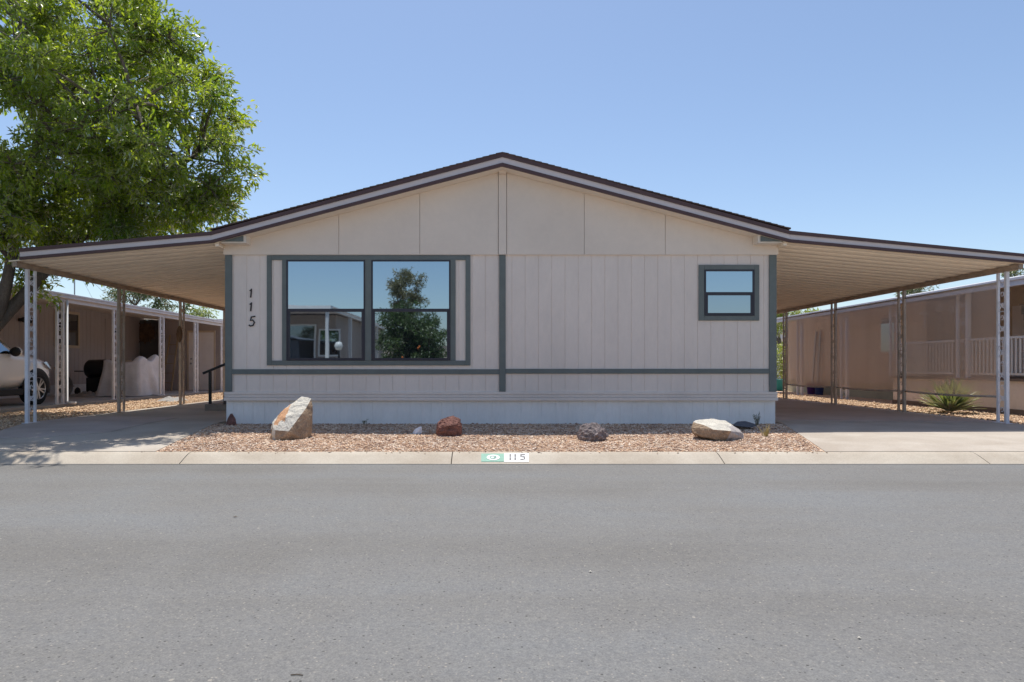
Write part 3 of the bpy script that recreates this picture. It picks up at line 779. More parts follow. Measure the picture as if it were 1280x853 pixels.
# ------------------------------------------------------------------ leaves, trees and plants
def unit(n):
    v = rng.normal(size=(n, 3)); return v/np.linalg.norm(v, axis=1, keepdims=True)
def leaves_mesh(name, P, Dr, L, W, mname, parent, fold=.25):
    """folded lanceolate leaves: base P, direction Dr, length L, width W"""
    n = len(P)
    up = np.tile([0, 0, 1.], (n, 1))+.5*rng.normal(size=(n, 3))
    S = np.cross(Dr, up); S /= np.linalg.norm(S, axis=1, keepdims=True)+1e-9
    U = np.cross(S, Dr)
    L = L[:, None]; W = W[:, None]
    mid = P+Dr*L*.45
    tip = P+Dr*L-U*L*.12
    a = mid+S*W*.5+U*W*fold; b = mid-S*W*.5+U*W*fold
    V = np.stack([P, a, tip, b], 1).reshape(-1, 3)
    i = 4*np.arange(n)[:, None]
    Fq = np.concatenate([i+np.array([[0, 1, 2]]), i+np.array([[0, 2, 3]])], 0)
    return arrays_mesh(name, V, Fq, mname, parent)

def foliage(tips, outdir, per, L, Wd, droop, spread):
    """leaf arrays radiating from twig tips"""
    n = len(tips)
    T = np.repeat(tips, per, 0); O = np.repeat(outdir, per, 0)
    d = O*.75+rng.normal(size=T.shape)*spread; d[:, 2] -= droop
    d /= np.linalg.norm(d, axis=1, keepdims=True)
    T = T+rng.normal(size=T.shape)*L*.35-O*(rng.random((len(T), 1))*L*1.3)
    l = L*rng.uniform(.65, 1.25, len(T))
    return T, d, l, l*Wd*rng.uniform(.8, 1.2, len(T))

def tree(name, base, fork, clumps, cr, tips_per, per, L, label, leafm, trunk_r=.16, limbs=None, droop=.35, group=None, wd=.3, spread=.55, twigs=True):
    root = empty(name, base, label, 'tree', group)
    base = np.array(base, float); fork = np.array(fork, float)
    C = np.array(clumps, float)
    tb = MB()
    tb.tube([tuple(base-[0, 0, .1]), tuple(base+[0, 0, .1]), tuple((base+fork)/2+[.03, .02, 0]), tuple(fork)], [trunk_r*1.5, trunk_r*1.15, trunk_r, trunk_r*.92], 12)
    if limbs is None:
        k = min(6, len(C)); idx = [0]
        while len(idx) < k:
            dd = np.min(np.linalg.norm(C[:, None]-C[idx][None], axis=2), 1); idx.append(int(dd.argmax()))
        limbs = [[fork, fork+(C[i]-fork)*.35+[0, 0, .12], fork+(C[i]-fork)*.75] for i in idx]
    LP = []; LR = []
    for lb in limbs:
        lb = [np.array(p, float) for p in lb]
        # smooth the limb
        pts = []
        for i in range(len(lb)-1):
            p0 = lb[max(i-1, 0)]; p1 = lb[i]; p2 = lb[i+1]; p3 = lb[min(i+2, len(lb)-1)]
            for t in np.linspace(0, 1, 5)[:-1]:
                pts.append(.5*((2*p1)+(-p0+p2)*t+(2*p0-5*p1+4*p2-p3)*t*t+(-p0+3*p1-3*p2+p3)*t**3))
        pts.append(lb[-1]); n = len(pts)
        r0 = trunk_r*.78 if np.linalg.norm(lb[0]-fork) < .01 else trunk_r*.26
        rr = [r0*(1-.78*(i/(n-1))**.7) for i in range(n)]
        tb.tube([tuple(p) for p in pts], rr, 9)
        LP += pts[1:]; LR += rr[1:]
    LP = np.array(LP); LR = np.array(LR)
    tipsA, outA = [], []
    cc = C.mean(0)
    for c in C:
        j = int((np.linalg.norm(LP-c, axis=1)+np.where(LP[:, 2] > c[2]+.2, 1.0, 0)).argmin()); s = LP[j]
        dl = np.linalg.norm(c-s); mid = (s+c)/2+rng.normal(size=3)*.07*dl+[0, 0, .08*dl]
        tb.tube([tuple((1-q)**2*s+2*q*(1-q)*mid+q*q*c) for q in np.linspace(0, 1, 6)], [min(LR[j]*.6, .045), .03, .024, .018, .013, .008], 6)
        r = cr*rng.uniform(.7, 1.25)
        k = int(tips_per*rng.uniform(.7, 1.3))
        u = unit(k); rad = r*rng.random(k)**.45
        t = c+u*rad[:, None]*np.array([1, 1, .72])
        o = u*.8+(t-cc)/(np.linalg.norm(t-cc, axis=1, keepdims=True)+.3)*.6
        o /= np.linalg.norm(o, axis=1, keepdims=True)
        tipsA.append(t); outA.append(o)
        if twigs:
            for q in t[::4]: tb.tube([tuple(c+(q-c)*.05), tuple(c+(q-c)*.55+[0, 0, .03]), tuple(q)], [.010, .007, .003], 4, cap=False)
    tb.build('trunk', 'bark', root, smooth=True)
    T, d, l, w = foliage(np.vstack(tipsA), np.vstack(outA), per, L, wd, droop, spread)
    leaves_mesh('crown', T, d, l, w, leafm, root)
    return root

def ell(n, c, r, lo=.35, zmin=None, f=None):
    out = []
    while len(out) < n:
        u = unit(1)[0]; k = random.uniform(lo**3, 1)**(1/3)
        p = np.array(c)+u*k*np.array(r)
        if zmin is not None and p[2] < zmin: continue
        if f and not f(p): continue
        if out and min(np.linalg.norm(p-q) for q in out) < .33*min(r)*(8/n)**.33*1.2: continue
        out.append(p)
    return out

# the big ash tree between the two lots
def keep(p):
    px = CX+p[0]*F/p[1]; py = CY-(p[2]-H)*F/p[1]
    lim = np.interp(py, [-60, 10, 60, 110, 180, 260, 300], [135, 185, 240, 274, 284, 288, 258])   # right-hand outline
    if px > lim: return False
    if p[0] > -7.2 and p[2] < 3.05+.35*max(0, 10.6-p[1]): return False
    return p[2] > 2.75
cl = ell(250, (-7.8, 11.1, 4.75), (4.6, 3.0, 2.95), .3, f=keep)
cl += [((px-CX)*Y/F, Y, Z(py, Y)) for px, py, Y in ((272, 118, 10.6), (284, 150, 11.2), (280, 180, 10.4), (287, 205, 11.0), (285, 235, 11.4), (276, 258, 11.2), (255, 272, 11.6), (230, 270, 11.3), (200, 275, 11.8), (170, 282, 11.5), (140, 285, 12), (110, 290, 11.6), (80, 296, 12.2), (262, 235, 10.8), (264, 96, 11.4), (232, 70, 10.9), (212, 48, 10.6))]
cl += [((px-CX)*Y/F, Y, Z(py, Y)) for px, py, Y in ((5, 300, 10.4), (18, 280, 10.2), (-5, 265, 9.6), (22, 245, 10.6), (60, 285, 11.4), (45, 262, 10.9), (100, 275, 11.0), (75, 240, 11.3), (150, 262, 11.2), (185, 262, 10.9), (120, 240, 10.7), (160, 225, 11.5), (215, 240, 11.2), (245, 255, 11.0), (130, 10, 11), (60, 5, 11.4), (165, 10, 10.6), (186, 34, 11), (40, 130, 9.5), (30, 60, 9.6), (62, 180, 9.6), (15, 205, 9.5), (92, 215, 9.8), (75, 110, 9.4), (110, 160, 9.5), (55, 20, 9.7), (110, 70, 9.6), (150, 120, 9.8), (140, 195, 9.9), (10, 100, 9.3), (185, 160, 10.0), (200, 215, 10.2))]
cl += [(-8.05, 11.9, 2.5), (-8.25, 12.2, 2.15), (-7.35, 12.4, 2.75), (-8.9, 10.2, 2.4), (-8.3, 9.6, 2.9), (-7.6, 9.8, 2.85)]
fk = (-8.4, 11.3, 1.3)
LB = [[fk, (-8.1, 11.3, 1.85), (-7.85, 11.2, 2.6), (-7.5, 11.0, 3.6), (-7.1, 10.8, 4.8), (-6.9, 10.6, 5.9)],
      [fk, (-7.95, 11.5, 1.95), (-7.4, 11.7, 2.7), (-6.5, 11.6, 3.4), (-5.6, 11.4, 3.95), (-4.8, 11.3, 4.4)],
      [(-7.5, 11.0, 3.6), (-6.8, 10.4, 3.95), (-5.8, 9.8, 4.3), (-4.9, 9.5, 4.5)],
      [fk, (-8.8, 11.0, 2.0), (-9.3, 10.8, 3.0), (-9.9, 10.6, 4.2), (-10.3, 10.5, 5.2)],
      [(-7.85, 11.2, 2.6), (-8.0, 10.4, 3.3), (-8.2, 9.4, 4.0), (-8.2, 8.6, 4.6)],
      [(-6.5, 11.6, 3.4), (-6.2, 12.4, 4.0), (-5.7, 13.0, 4.8)],
      [(-7.1, 10.8, 4.8), (-6.2, 10.7, 5.5), (-5.5, 10.6, 6.0)],
      [(-9.3, 10.8, 3.0), (-9.0, 12.0, 3.9), (-8.7, 12.9, 4.8), (-8.3, 13.3, 5.6)]]
tree('ash_tree', (-8.6, 11.3, 0), fk, cl, .52, 37, 12, .106, 'large leafy green tree overhanging the left carport roof', 'leaf', .17, LB, droop=.12, wd=.36, spread=.62)
# trees beyond the left neighbour
tree('background_tree', (-17.0, 34, 0), (-16.9, 34, 1.7), ell(34, (-16.7, 34, 3.5), (2.7, 2.2, 1.65)), .75, 30, 10, .2, 'broad round tree showing over the left neighbour roof', 'leaf_far', .18, twigs=False)
tree('background_tree', (-14.6, 35, 0), (-14.6, 35, 1.5), ell(12, (-14.75, 35, 2.9), (1.0, 1.1, 1.0)), .55, 26, 9, .17, 'smaller light green tree nearest the house behind the left neighbour', 'leaf_lime', .1, twigs=False)
# beyond the right carport
tree('background_tree', (14.6, 34, 0), (14.6, 34, 1.6), ell(18, (14.6, 34, 3.3), (1.9, 1.7, 1.0)), .7, 30, 10, .2, 'bright green tree at the far end of the right carport', 'leaf_lime', .14, twigs=False)
tree('background_tree', (27.8, 45, 0), (27.8, 45, 3.2), ell(10, (27.8, 45, 5.4), (1.9, 1.6, .9)), .8, 18, 9, .24, 'distant tree top above the right neighbour roof', 'leaf_far', .2, twigs=False)
tree('background_tree', (38.4, 50, 0), (38.4, 50, 4.2), ell(12, (38.6, 50, 6.9), (2.2, 1.6, 1.0)), .8, 18, 9, .26, 'distant tree at the right picture edge above the white roof', 'leaf_far', .2, twigs=False)
# shrub at the back
def shrub(name, c, r, n, L, label, leafm):
    root = empty(name, (c[0], c[1], 0), label, 'shrub')
    t = np.array(c)+unit(n)*(rng.random((n, 1))**.4)*np.array(r)
    t[:, 2] = np.maximum(t[:, 2], .05)
    o = (t-np.array(c)); o /= np.linalg.norm(o, axis=1, keepdims=True)+.01
    leaves_mesh('foliage', *foliage(t, o, 9, L, .34, .15, .6), leafm, root)
    m = MB()
    for q in t[::12]: m.tube([(c[0]+(q[0]-c[0])*.1, c[1], 0), tuple((q+np.array([c[0], c[1], 0]))/2), tuple(q)], [.014, .01, .004], 5)
    m.build('stem', 'bark', root)
shrub('shrub', (11.55, 26.8, .95), (.9, .8, .95), 240, .14, 'bright green shrub by the rear right carport post', 'leaf_lime')

# yucca behind the screen
def yucca(c, n, L, label):
    root = empty('yucca', c, label, 'plant')
    m = MB()
    for i in range(n):
        a = i*2.39996+random.uniform(-.2, .2); t = i/n
        el = R(88-70*t**.9+random.uniform(-7, 7)); l = L*random.uniform(.8, 1.08)*(.85+.2*math.sin(math.pi*t))
        d = Vector((math.cos(a)*math.cos(el), math.sin(a)*math.cos(el), math.sin(el))); s = Vector((-math.sin(a), math.cos(a), 0)); u = s.cross(d)
        w = .026*random.uniform(.8, 1.2); p0 = Vector(c)+d*.03+Vector((0, 0, .03)); vs = []
        sag = random.uniform(.02, .12)*(.4+t)
        for k, ww in ((0, .8), (.35, 1.05), (.7, .75), (1, .04)):
            q = p0+d*l*k-Vector((0, 0, sag*l*k*k))
            vs += [q+s*w*ww-u*w*.35*ww, q+u*w*.12, q-s*w*ww-u*w*.35*ww]
        fs = []
        for k in range(3):
            b = 3*k; fs += [(b, b+1, b+4, b+3), (b+1, b+2, b+5, b+4)]
        m.add(vs, fs)
    m.build('leaf_rosette', 'yucca', root)
yucca((8.5, 12.6, 0), 175, .66, 'spiky green yucca growing in the gravel behind the mesh screen')
def tuft(name, c, n, h, sp, matn, label, leafy=False):
    m = MB()
    for i in range(n):
        a = random.uniform(0, 6.28); r = random.uniform(0, .03); l = h*random.uniform(.45, 1.05)
        d = Vector((math.cos(a)*sp*random.random(), math.sin(a)*sp*random.random(), 1)).normalized()
        p0 = Vector(c)+Vector((r*math.cos(a), r*math.sin(a), -.01)); p1 = p0+d*l*.6; p2 = p0+d*l+Vector((math.cos(a), math.sin(a), -.4))*sp*.1*l
        m.tube([p0, p1, p2], [.0035, .003, .001], 4)
        if leafy:
            for k in range(6):
                q = p0+d*l*random.uniform(.35, .95); b = random.uniform(0, 6.28); e = Vector((math.cos(b), math.sin(b), random.uniform(.3, 1.6))).normalized()*random.uniform(.03, .07); s = e.cross(Vector((0, 0, 1))).normalized()*.006
                m.add([q, q+e*.5+s, q+e, q+e*.5-s], [(0, 1, 2, 3)])
    return tag(m.build(name, matn), label, 'weed')
tuft('weed', (X(947, 10.05), 10.05, -.004), 9, .24, .45, 'weed', 'grey green weed standing against the skirting near the right corner', True)
tuft('dry_grass', (X(957, 8.7), 8.7, -.026), 26, .19, .5, 'straw', 'yellow dry grass tuft beside the long boulder')
tuft('weed', (X(455.5, 10.2), 10.2, -.004), 4, .1, .3, 'weed', 'tiny dark sprout at the skirting under the twin window', True)

# ------------------------------------------------------------------ left neighbour
NX = -9.2; SL = .05
nh = empty('neighbour_house', (-14, 16, 0), 'mauve sided neighbour house with long white edged awning, left', 'house')
grv = [(-12.4, 9.0)]; y = 9.2
WX = -12.4
pts = [(WX, 9.0)]
while y < 24.4:
    pts += [(WX, y), (WX-.008, y+.001), (WX-.008, y+.011), (WX, y+.012)]; y += .2
pts += [(WX, 24.5), (-17.6, 24.5), (-17.6, 9.0)]
m = MB(); m.xy(pts, .34, 2.62); m.build('wall', 'nb_wall', nh)
m = MB(); m.box(-17.6, WX+.015, 9.0, 24.5, SL-.04, .338); m.build('skirting', 'white', nh)
m = MB(); m.box(-11.5, -9.32, 23.7, 26.5, SL-.04, 2.52); m.build('shed_wall', 'nb_shed', nh)
m = MB(); m.box(WX+.002, -11.502, 24.2, 24.3, SL-.04, 2.52); m.build('end_wall', 'nb_dark', nh)
# shed door
dx0, dx1 = X(235.5, 23.65), X(267, 23.65)
m = MB(); m.box(dx0-.05, dx0, 23.66, 23.699, SL, 2.06); m.box(dx1, dx1+.05, 23.66, 23.699, SL, 2.06); m.box(dx0-.05, dx1+.05, 23.66, 23.699, 2.0605, 2.12)
dr = m.build('door_frame', 'nb_trim', nh)
m = MB(); m.box(dx0+.003, dx1-.003, 23.675, 23.698, SL+.01, 2.055)
for zz0, zz1 in ((.25, .85), (1.0, 1.9)):
    for k in (0, 1):
        xa = dx0+.12+k*.42; m.box(xa, xa+.3, 23.668, 23.676, zz0, zz1)
d = m.build('door', 'nb_door', nh, bevel=.003)
m = MB(); m.lathe([(.0, -.05), (.03, -.045), (.03, -.02), (.012, -.01), (.012, 0)], (dx0+.09, 23.675, .98), 'y', 10); m.build('knob', 'steel', d, smooth=True)
m = MB(); m.lathe([(0, -.02), (.028, -.018), (.028, 0)], (dx0+.09, 23.675, 1.14), 'y', 10); m.build('deadbolt', 'steel', d, smooth=True)
# window on the long wall
wy0, wy1 = 19.5, 20.55
m = MB(); xx = WX+.03
m.box(WX-.001, xx, wy0-.06, wy1+.06, 1.42, 1.5); m.box(WX-.001, xx, wy0-.06, wy1+.06, 2.42, 2.5)
for a in (wy0-.06, wy1, (wy0+wy1)/2-.03): m.box(WX-.001, xx, a, a+.06, 1.501, 2.419)
w = m.build('window', 'nb_trim', nh)
m = MB(); m.box(WX-.001, WX+.008, wy0, wy1, 1.5, 2.42); m.build('pane', 'dark_glass', w)
# side door and small meter on the long wall
m = MB(); m.box(WX-.001, WX+.025, 22.0, 22.95, .36, 2.42); m.build('side_door', 'nb_wall', nh, bevel=.004)
m = MB(); m.box(WX+.026, WX+.06, 22.45, 22.6, 1.98, 2.08); m.build('door_plaque', 'plastic', nh)
# twin flood light
m = MB()
for k in (0, .22): m.lathe([(.02, -.12), (.07, 0), (.075, .05), (.0, .05)], (WX+.14, 17.95+k, 2.1), 'x', 12)
m.box(WX, WX+.05, 17.95, 18.2, 2.06, 2.14); m.build('flood_light', 'plastic', nh, smooth=False)
# awning
aw = nh
za, zb = 2.345, 2.60
m = MB()
prof = []; y = 8.4
while y < 26.6:
    prof += [(y, 0), (y+.24, 0), (y+.25, .03), (y+.29, .03)]; y += .3
n = len(prof); vs = [(NX+.06, a, za+.01+b) for a, b in prof]+[(WX, a, zb+b) for a, b in prof]
m.add(vs, [(i, i+1, n+i+1, n+i) for i in range(n-1)]); m.build('awning_pan', 'nb_soffit', aw)
m = MB(); m.xz([(NX+.08, za+.05), (WX, zb+.045), (WX, zb+.09), (NX+.08, za+.095)], 8.4, 26.6)
m.xz([(WX, 2.70), (-15.2, 3.28), (-18.2, 2.70)], 8.8, 26.4); m.build('roof', 'nb_roof', aw)
m = MB(); m.box(NX+.085, NX+.125, 8.4, 26.6, za-.01, za+.046); m.box(NX+.105, NX+.15, 8.4, 26.6, za+.048, za+.088); m.build('fascia', 'nb_fascia', aw, bevel=.006)
m = MB(); m.box(NX-.035, NX+.035, 8.4, 26.5, za-.09, za-.012); m.build('awning_beam', 'nb_fascia', aw)
for k, ry in enumerate((539, 469, 411, 368, 335)):
    yy = 9.2*F/ry-.05
    lattice_post(nh, NX, yy, za-.09, SL+.012, 'post_white', gap=.2, w=.05, w2=.05, name='awning_post')
lattice_post(nh, NX, 9.2*F/539-2.6, za-.09, SL+.012, 'post_white', gap=.2, w=.05, w2=.05, name='awning_post')
m = MB(); yy = 9.2*F/539+.15
m.tube([(NX+.09, yy, 2.3), (NX+.09, yy, .12), (NX+.14, yy-.02, .09), (NX+.3, yy-.03, .085)], .028, 8); m.build('downspout', 'white', nh, smooth=True)
# antenna
an = empty('antenna', (-14.7, 25, 3.1), 'thin antenna mast with guy wires on the left neighbour roof', 'antenna')
m = MB(); m.tube([(-15.2, 25, 3.2), (-15.2, 25, 5.4)], .022, 6); m.build('mast', 'steel', an)
m = MB()
for e in ((-16.2, 24.4, 3.1), (-14.0, 24.4, 2.95), (-13.8, 25.8, 2.95)): m.tube([(-15.2, 25, 4.6), e], .006, 4)
m.build('guy_wire', 'steel', an)
m = MB(); m.tube([(-15.7, 25, 5.3), (-14.7, 25, 5.3)], .012, 5)
for k in np.linspace(-.5, .5, 6): m.tube([(-15.2+k, 24.6, 5.3), (-15.2+k, 25.4, 5.3)], .007, 4)
m.build('aerial', 'steel', an)

# ------------------------------------------------------------------ parked car
car = empty('parked_car', (-10.65, 13.3, SL), 'white SUV parked nose in under the left neighbour awning', 'car')
CXc = -10.68
# stations: y, [ (half width, z) from sill to centre top ]
ST = [(11.02, [(.60, .48), (.74, .62), (.76, .95), (.68, 1.10), (.58, 1.30), (.40, 1.42), (0, 1.45)]),
      (11.12, [(.78, .36), (.86, .60), (.87, .98), (.80, 1.14), (.66, 1.45), (.48, 1.58), (0, 1.62)]),
      (11.6, [(.84, .28), (.92, .60), (.92, 1.00), (.86, 1.15), (.70, 1.55), (.52, 1.66), (0, 1.69)]),
      (12.4, [(.85, .25), (.93, .60), (.93, .98), (.87, 1.12), (.70, 1.58), (.53, 1.69), (0, 1.72)]),
      (13.2, [(.85, .25), (.92, .60), (.925, .97), (.87, 1.09), (.69, 1.56), (.52, 1.67), (0, 1.70)]),
      (13.6, [(.85, .25), (.92, .60), (.925, .96), (.87, 1.08), (.69, 1.50), (.52, 1.59), (0, 1.62)]),
      (14.0, [(.85, .25), (.92, .60), (.925, .96), (.87, 1.07), (.76, 1.27), (.60, 1.33), (0, 1.36)]),
      (14.35, [(.85, .27), (.925, .60), (.93, .95), (.88, 1.045), (.80, 1.09), (.55, 1.12), (0, 1.14)]),
      (14.75, [(.86, .30), (.935, .62), (.93, .92), (.87, 1.00), (.78, 1.045), (.5, 1.075), (0, 1.09)]),
      (15.15, [(.82, .30), (.90, .60), (.89, .86), (.83, .93), (.74, .97), (.48, 1.01), (0, 1.025)]),
      (15.42, [(.70, .30), (.78, .55), (.77, .76), (.72, .84), (.64, .88), (.42, .92), (0, .94)]),
      (15.55, [(.48, .34), (.54, .52), (.53, .66), (.50, .72), (.44, .77), (.30, .80), (0, .82)])]
vs, fs = [], []; k = len(ST[0][1]); wdt = 2*k-1
for y, sec in ST:
    row = [(CXc-a, y, SL+b) for a, b in sec]+[(CXc+a, y, SL+b) for a, b in sec[:-1][::-1]]
    vs += row
for i in range(len(ST)-1):
    for j in range(wdt-1): fs.append((i*wdt+j, i*wdt+j+1, (i+1)*wdt+j+1, (i+1)*wdt+j))
    fs.append((i*wdt+wdt-1, i*wdt, (i+1)*wdt, (i+1)*wdt+wdt-1))
fs.append(tuple(range(wdt))); fs.append(tuple((len(ST)-1)*wdt+j for j in range(wdt))[::-1])
m = MB(); m.add(vs, [f[::-1] for f in fs]); body = m.build('body', 'car_paint', car, smooth=True)
sb = body.modifiers.new('Subdivision', 'SUBSURF'); sb.levels = 2; sb.render_levels = 2
# side glass (both sides), windscreen
for s in (1, -1):
    def gp(y, w, z): return (CXc+s*w, y, SL+z)
    m = MB()
    a = [gp(12.5, .885, 1.10), gp(13.35, .880, 1.075), gp(14.02, .862, 1.075), gp(13.62, .735, 1.44), gp(13.2, .715, 1.515), gp(12.5, .722, 1.535)]
    m.prism(a, (s*.02, 0, 0)); m.build('side_window', 'car_glass', car)
    m = MB(); a = [gp(11.5, .87, 1.14), gp(12.42, .888, 1.10), gp(12.42, .724, 1.535), gp(11.75, .72, 1.52)]
    m.prism(a, (s*.02, 0, 0)); m.build('side_window', 'car_glass', car)
    mm = MB(); c = Vector(gp(13.95, .99, 1.12))
    mm.lathe([(0, -.09), (.07, -.08), (.10, 0), (.085, .06), (0, .08)], tuple(c), 'y', 12)
    mir = mm.build('mirror', 'plastic', car, smooth=True)
    mm = MB(); mm.lathe([(.09, .035), (.105, .05), (.075, .115), (0, .135)], tuple(c), 'y', 12); mm.build('mirror_cap', 'car_paint', mir, smooth=True)
    mm = MB(); mm.lathe([(0, 0), (.42, 0), (.42, .02), (.0, .024)], (0, 0, 0), 'x', 28)
    for (yy) in (12.05, 14.72):
        mm = MB(); prof = [(.335, -.02), (.435, -.02), (.44, .012), (.395, .024), (.335, .018)]
        # arch cladding: upper ring only
        vs2, fs2 = [], []; nn = 22
        for j in range(nn+1):
            t = math.pi*(-.08+1.16*j/nn)
            for r, h in prof: vs2.append((CXc+s*(.915+h), yy+r*math.cos(t), SL+.345+r*math.sin(t)))
        for j in range(nn):
            for q in range(4): fs2.append((j*5+q, j*5+q+1, (j+1)*5+q+1, (j+1)*5+q))
        mm.add(vs2, fs2)
        mm.lathe([(0, 0), (.36, 0), (.36, .014), (0, .014)], (CXc+s*.915, yy, SL+.345), 'x', 24)
        mm.build('wheel_arch', 'plastic', car)
        wl = MB(); tyre = [(.235, -.1), (.30, -.115), (.338, -.10), (.345, -.06), (.345, .06), (.338, .10), (.30, .115), (.235, .1)]
        wl.lathe(tyre, (CXc+s*.845, yy, SL+.345), 'x', 32); wobj = wl.build('wheel', 'tyre', car, smooth=True)
        rm = MB(); cx = CXc+s*.945
        rm.lathe([(.205, -.03), (.236, .012), (.236, -.03)], (cx, yy, SL+.345), 'x', 32)
        rm.lathe([(0, .014), (.05, .012), (.055, -.02)], (cx, yy, SL+.345), 'x', 16)
        for q in range(10):
            t = 2*math.pi*q/10+(.12 if q % 2 else -.12)
            rm.bar((cx-.006, yy+.04*math.cos(t), SL+.345+.04*math.sin(t)), (cx+.0, yy+.22*math.cos(t), SL+.345+.22*math.sin(t)), .03, .03)
        rm.build('rim', 'rim', wobj)
    m = MB(); a = [gp(15.02, .905, .80), gp(15.30, .845, .74), gp(15.36, .80, .84), gp(15.10, .86, .93), gp(14.95, .90, .91)]
    m.prism(a, (s*.02, 0, 0)); m.build('headlight', 'lamp_lens', car)
    m = MB(); m.box(CXc+s*.855, CXc+s*.93, 12.5, 14.28, SL+.22, SL+.36); m.build('sill_cladding', 'plastic', car, bevel=.02)
    m = MB(); m.tube([gp(13.0, .95, .9), gp(13.06, .965, .905), gp(13.18, .965, .905), gp(13.24, .95, .9)], .014, 6); m.build('door_handle', 'car_paint', car, smooth=True)
    for ya in (13.42, 12.46):
        m = MB(); m.box(CXc+s*.9, CXc+s*.934, ya, ya+.011, SL+.42, SL+1.05); m.build('door_seam', 'plastic', car)
m = MB(); a = [(CXc-.68, 14.31, SL+1.13), (CXc+.68, 14.31, SL+1.13), (CXc+.60, 13.62, SL+1.60), (CXc-.60, 13.62, SL+1.60)]
m.prism(a, (0, .02, .03)); m.build('windscreen', 'car_glass', car)
m = MB(); m.box(CXc-.55, CXc+.55, 15.5, 15.57, SL+.42, SL+.70); m.build('grille', 'plastic', car, bevel=.02)

# ------------------------------------------------------------------ clutter under the left neighbour's awning
def tarp():
    """sheet thrown over a table and chairs: held up at five points, hanging in folds between them"""
    cx, cy = -10.15, 19.4
    pk = [(-.42, -.5, 1.02), (-.35, .45, .92), (.12, .1, .98), (.40, -.35, 1.16), (.42, .42, 1.22), (.05, -.62, .86)]
    n, k = 72, 26; vs = []
    for j in range(k+1):
        v = j/k
        for i in range(n):
            a = 2*math.pi*i/n; ca, sa = math.cos(a), math.sin(a)
            rr = .78/max(abs(ca), abs(sa))*.72+.18
            if v < .62:
                t = v/.62
                fold = (.045*math.sin(5*a+1.6*math.sin(2*a)+2*t)+.018*math.sin(13*a+3*t))*(1-t)**.7+.02*mnoise.noise(Vector((ca*2.2, sa*2.2, t*2)))
                r = rr*(1.0-.16*t)+fold+.05*(1-t)**4; hs = t**.9
            else:
                t = (v-.62)/.38; r = rr*.84*(1-t); hs = 1
            x, y = r*ca*.82, r*sa*1.02
            wsum = sum(1/(.04+(x-p)**2+(y-q)**2) for p, q, _ in pk)
            top = sum(h/(.04+(x-p)**2+(y-q)**2) for p, q, h in pk)/wsum
            near = max(math.exp(-((x-p)**2+(y-q)**2)/.03) for p, q, _ in pk)
            top = top-.10*(1-near)*(1 if v > .62 else hs)
            z = top*hs+.02*mnoise.noise(Vector((x*6, y*6, v*5)))
            vs.append((cx+x, cy+y, SL+.012+max(0, z)))
    fs = [(j*n+i, j*n+(i+1) % n, (j+1)*n+(i+1) % n, (j+1)*n+i) for j in range(k) for i in range(n)]
    m = MB(); m.add(vs, fs)
    o = m.build('covered_furniture', 'tarp', smooth=True)
    return tag(o, 'heap of furniture under a draped grey tarp', 'tarp')
tarp()
g = empty('barbecue', (-11.35, 20.0, SL), 'black covered barbecue grill by the left neighbour wall', 'barbecue')
m = MB(); m.lathe([(0, -.42), (.22, -.42), (.27, -.36), (.28, 0), (.27, .36), (.22, .42), (0, .42)], (-11.35, 20.0, .80), 'x', 20); m.build('drum', 'black', g, smooth=True)
m = MB(); m.box(-11.7, -11.0, 19.78, 20.22, .12, .55); m.build('cabinet', 'black', g, bevel=.02)
for xa in (-12.05, -10.9):
    m = MB(); m.box(xa, xa+.25, 19.8, 20.2, .72, .75); m.build('side_shelf', 'black', g)
for dx in (-.3, .3):
    for dy in (-.16, .16):
        m = MB(); m.box(-11.35+dx-.02, -11.35+dx+.02, 20+dy-.02, 20+dy+.02, SL, .13); m.build('leg', 'black', g)
g = empty('hose_cart', (-11.75, 18.9, SL), 'small cart with coiled hose beside the barbecue', 'hose cart')
m = MB()
for k in range(5): m.tube([(-11.75+.02*k-.04, 18.9+(.22+.012*k)*math.cos(t), .33+(.22+.012*k)*math.sin(t)) for t in np.linspace(0, 2*math.pi, 22)], .014, 5)
m.build('hose', 'tarp_dark', g, smooth=True)
m = MB(); m.tube([(-11.9, 18.75, SL), (-11.85, 18.78, .5), (-11.8, 18.5, .85)], .016, 6); m.tube([(-11.6, 18.75, SL), (-11.65, 18.78, .5), (-11.6, 18.5, .85)], .016, 6); m.tube([(-11.8, 18.5, .85), (-11.6, 18.5, .85)], .016, 6); m.tube([(-11.95, 18.9, .33), (-11.5, 18.9, .33)], .016, 6)
m.build('handle_frame', 'wood_grey', g, smooth=True)
for dx in (-.16, .16):
    m = MB(); m.lathe([(.0, -.03), (.1, -.03), (.12, 0), (.1, .03), (0, .03)], (-11.75+dx, 19.2, SL+.12), 'x', 14); m.build('wheel', 'plastic', g, smooth=True)
# crumpled cloth on the slab, and one on the gravel
def crumple(name, c, rx, ry, h, label, matn):
    n = 26; vs = []
    for i in range(n):
        for j in range(n):
            u, v = i/(n-1)*2-1, j/(n-1)*2-1
            k = max(0, 1-(u*u+v*v))
            z = h*k**.6*(.35+.65*abs(mnoise.noise(Vector((u*2.6+c[0], v*2.6, c[1]))))*1.8)
            vs.append((c[0]+u*rx*(1+.15*math.sin(5*v)), c[1]+v*ry*(1+.15*math.sin(4*u)), c[2]+.004+z))
    m = MB(); m.add(vs, [(i*n+j, (i+1)*n+j, (i+1)*n+j+1, i*n+j+1) for i in range(n-1) for j in range(n-1)])
    return tag(m.build(name, matn, smooth=True), label, 'cloth')
crumple('crumpled_cloth', (-11.05, 18.75, SL), .42, .25, .16, 'crumpled grey cloth lying in front of the barbecue', 'tarp_dark')
crumple('crumpled_cloth', (-8.0, 17.2, .0), .35, .35, .12, 'flattened grey cloth on the gravel strip near the medallion post', 'tarp_dark')
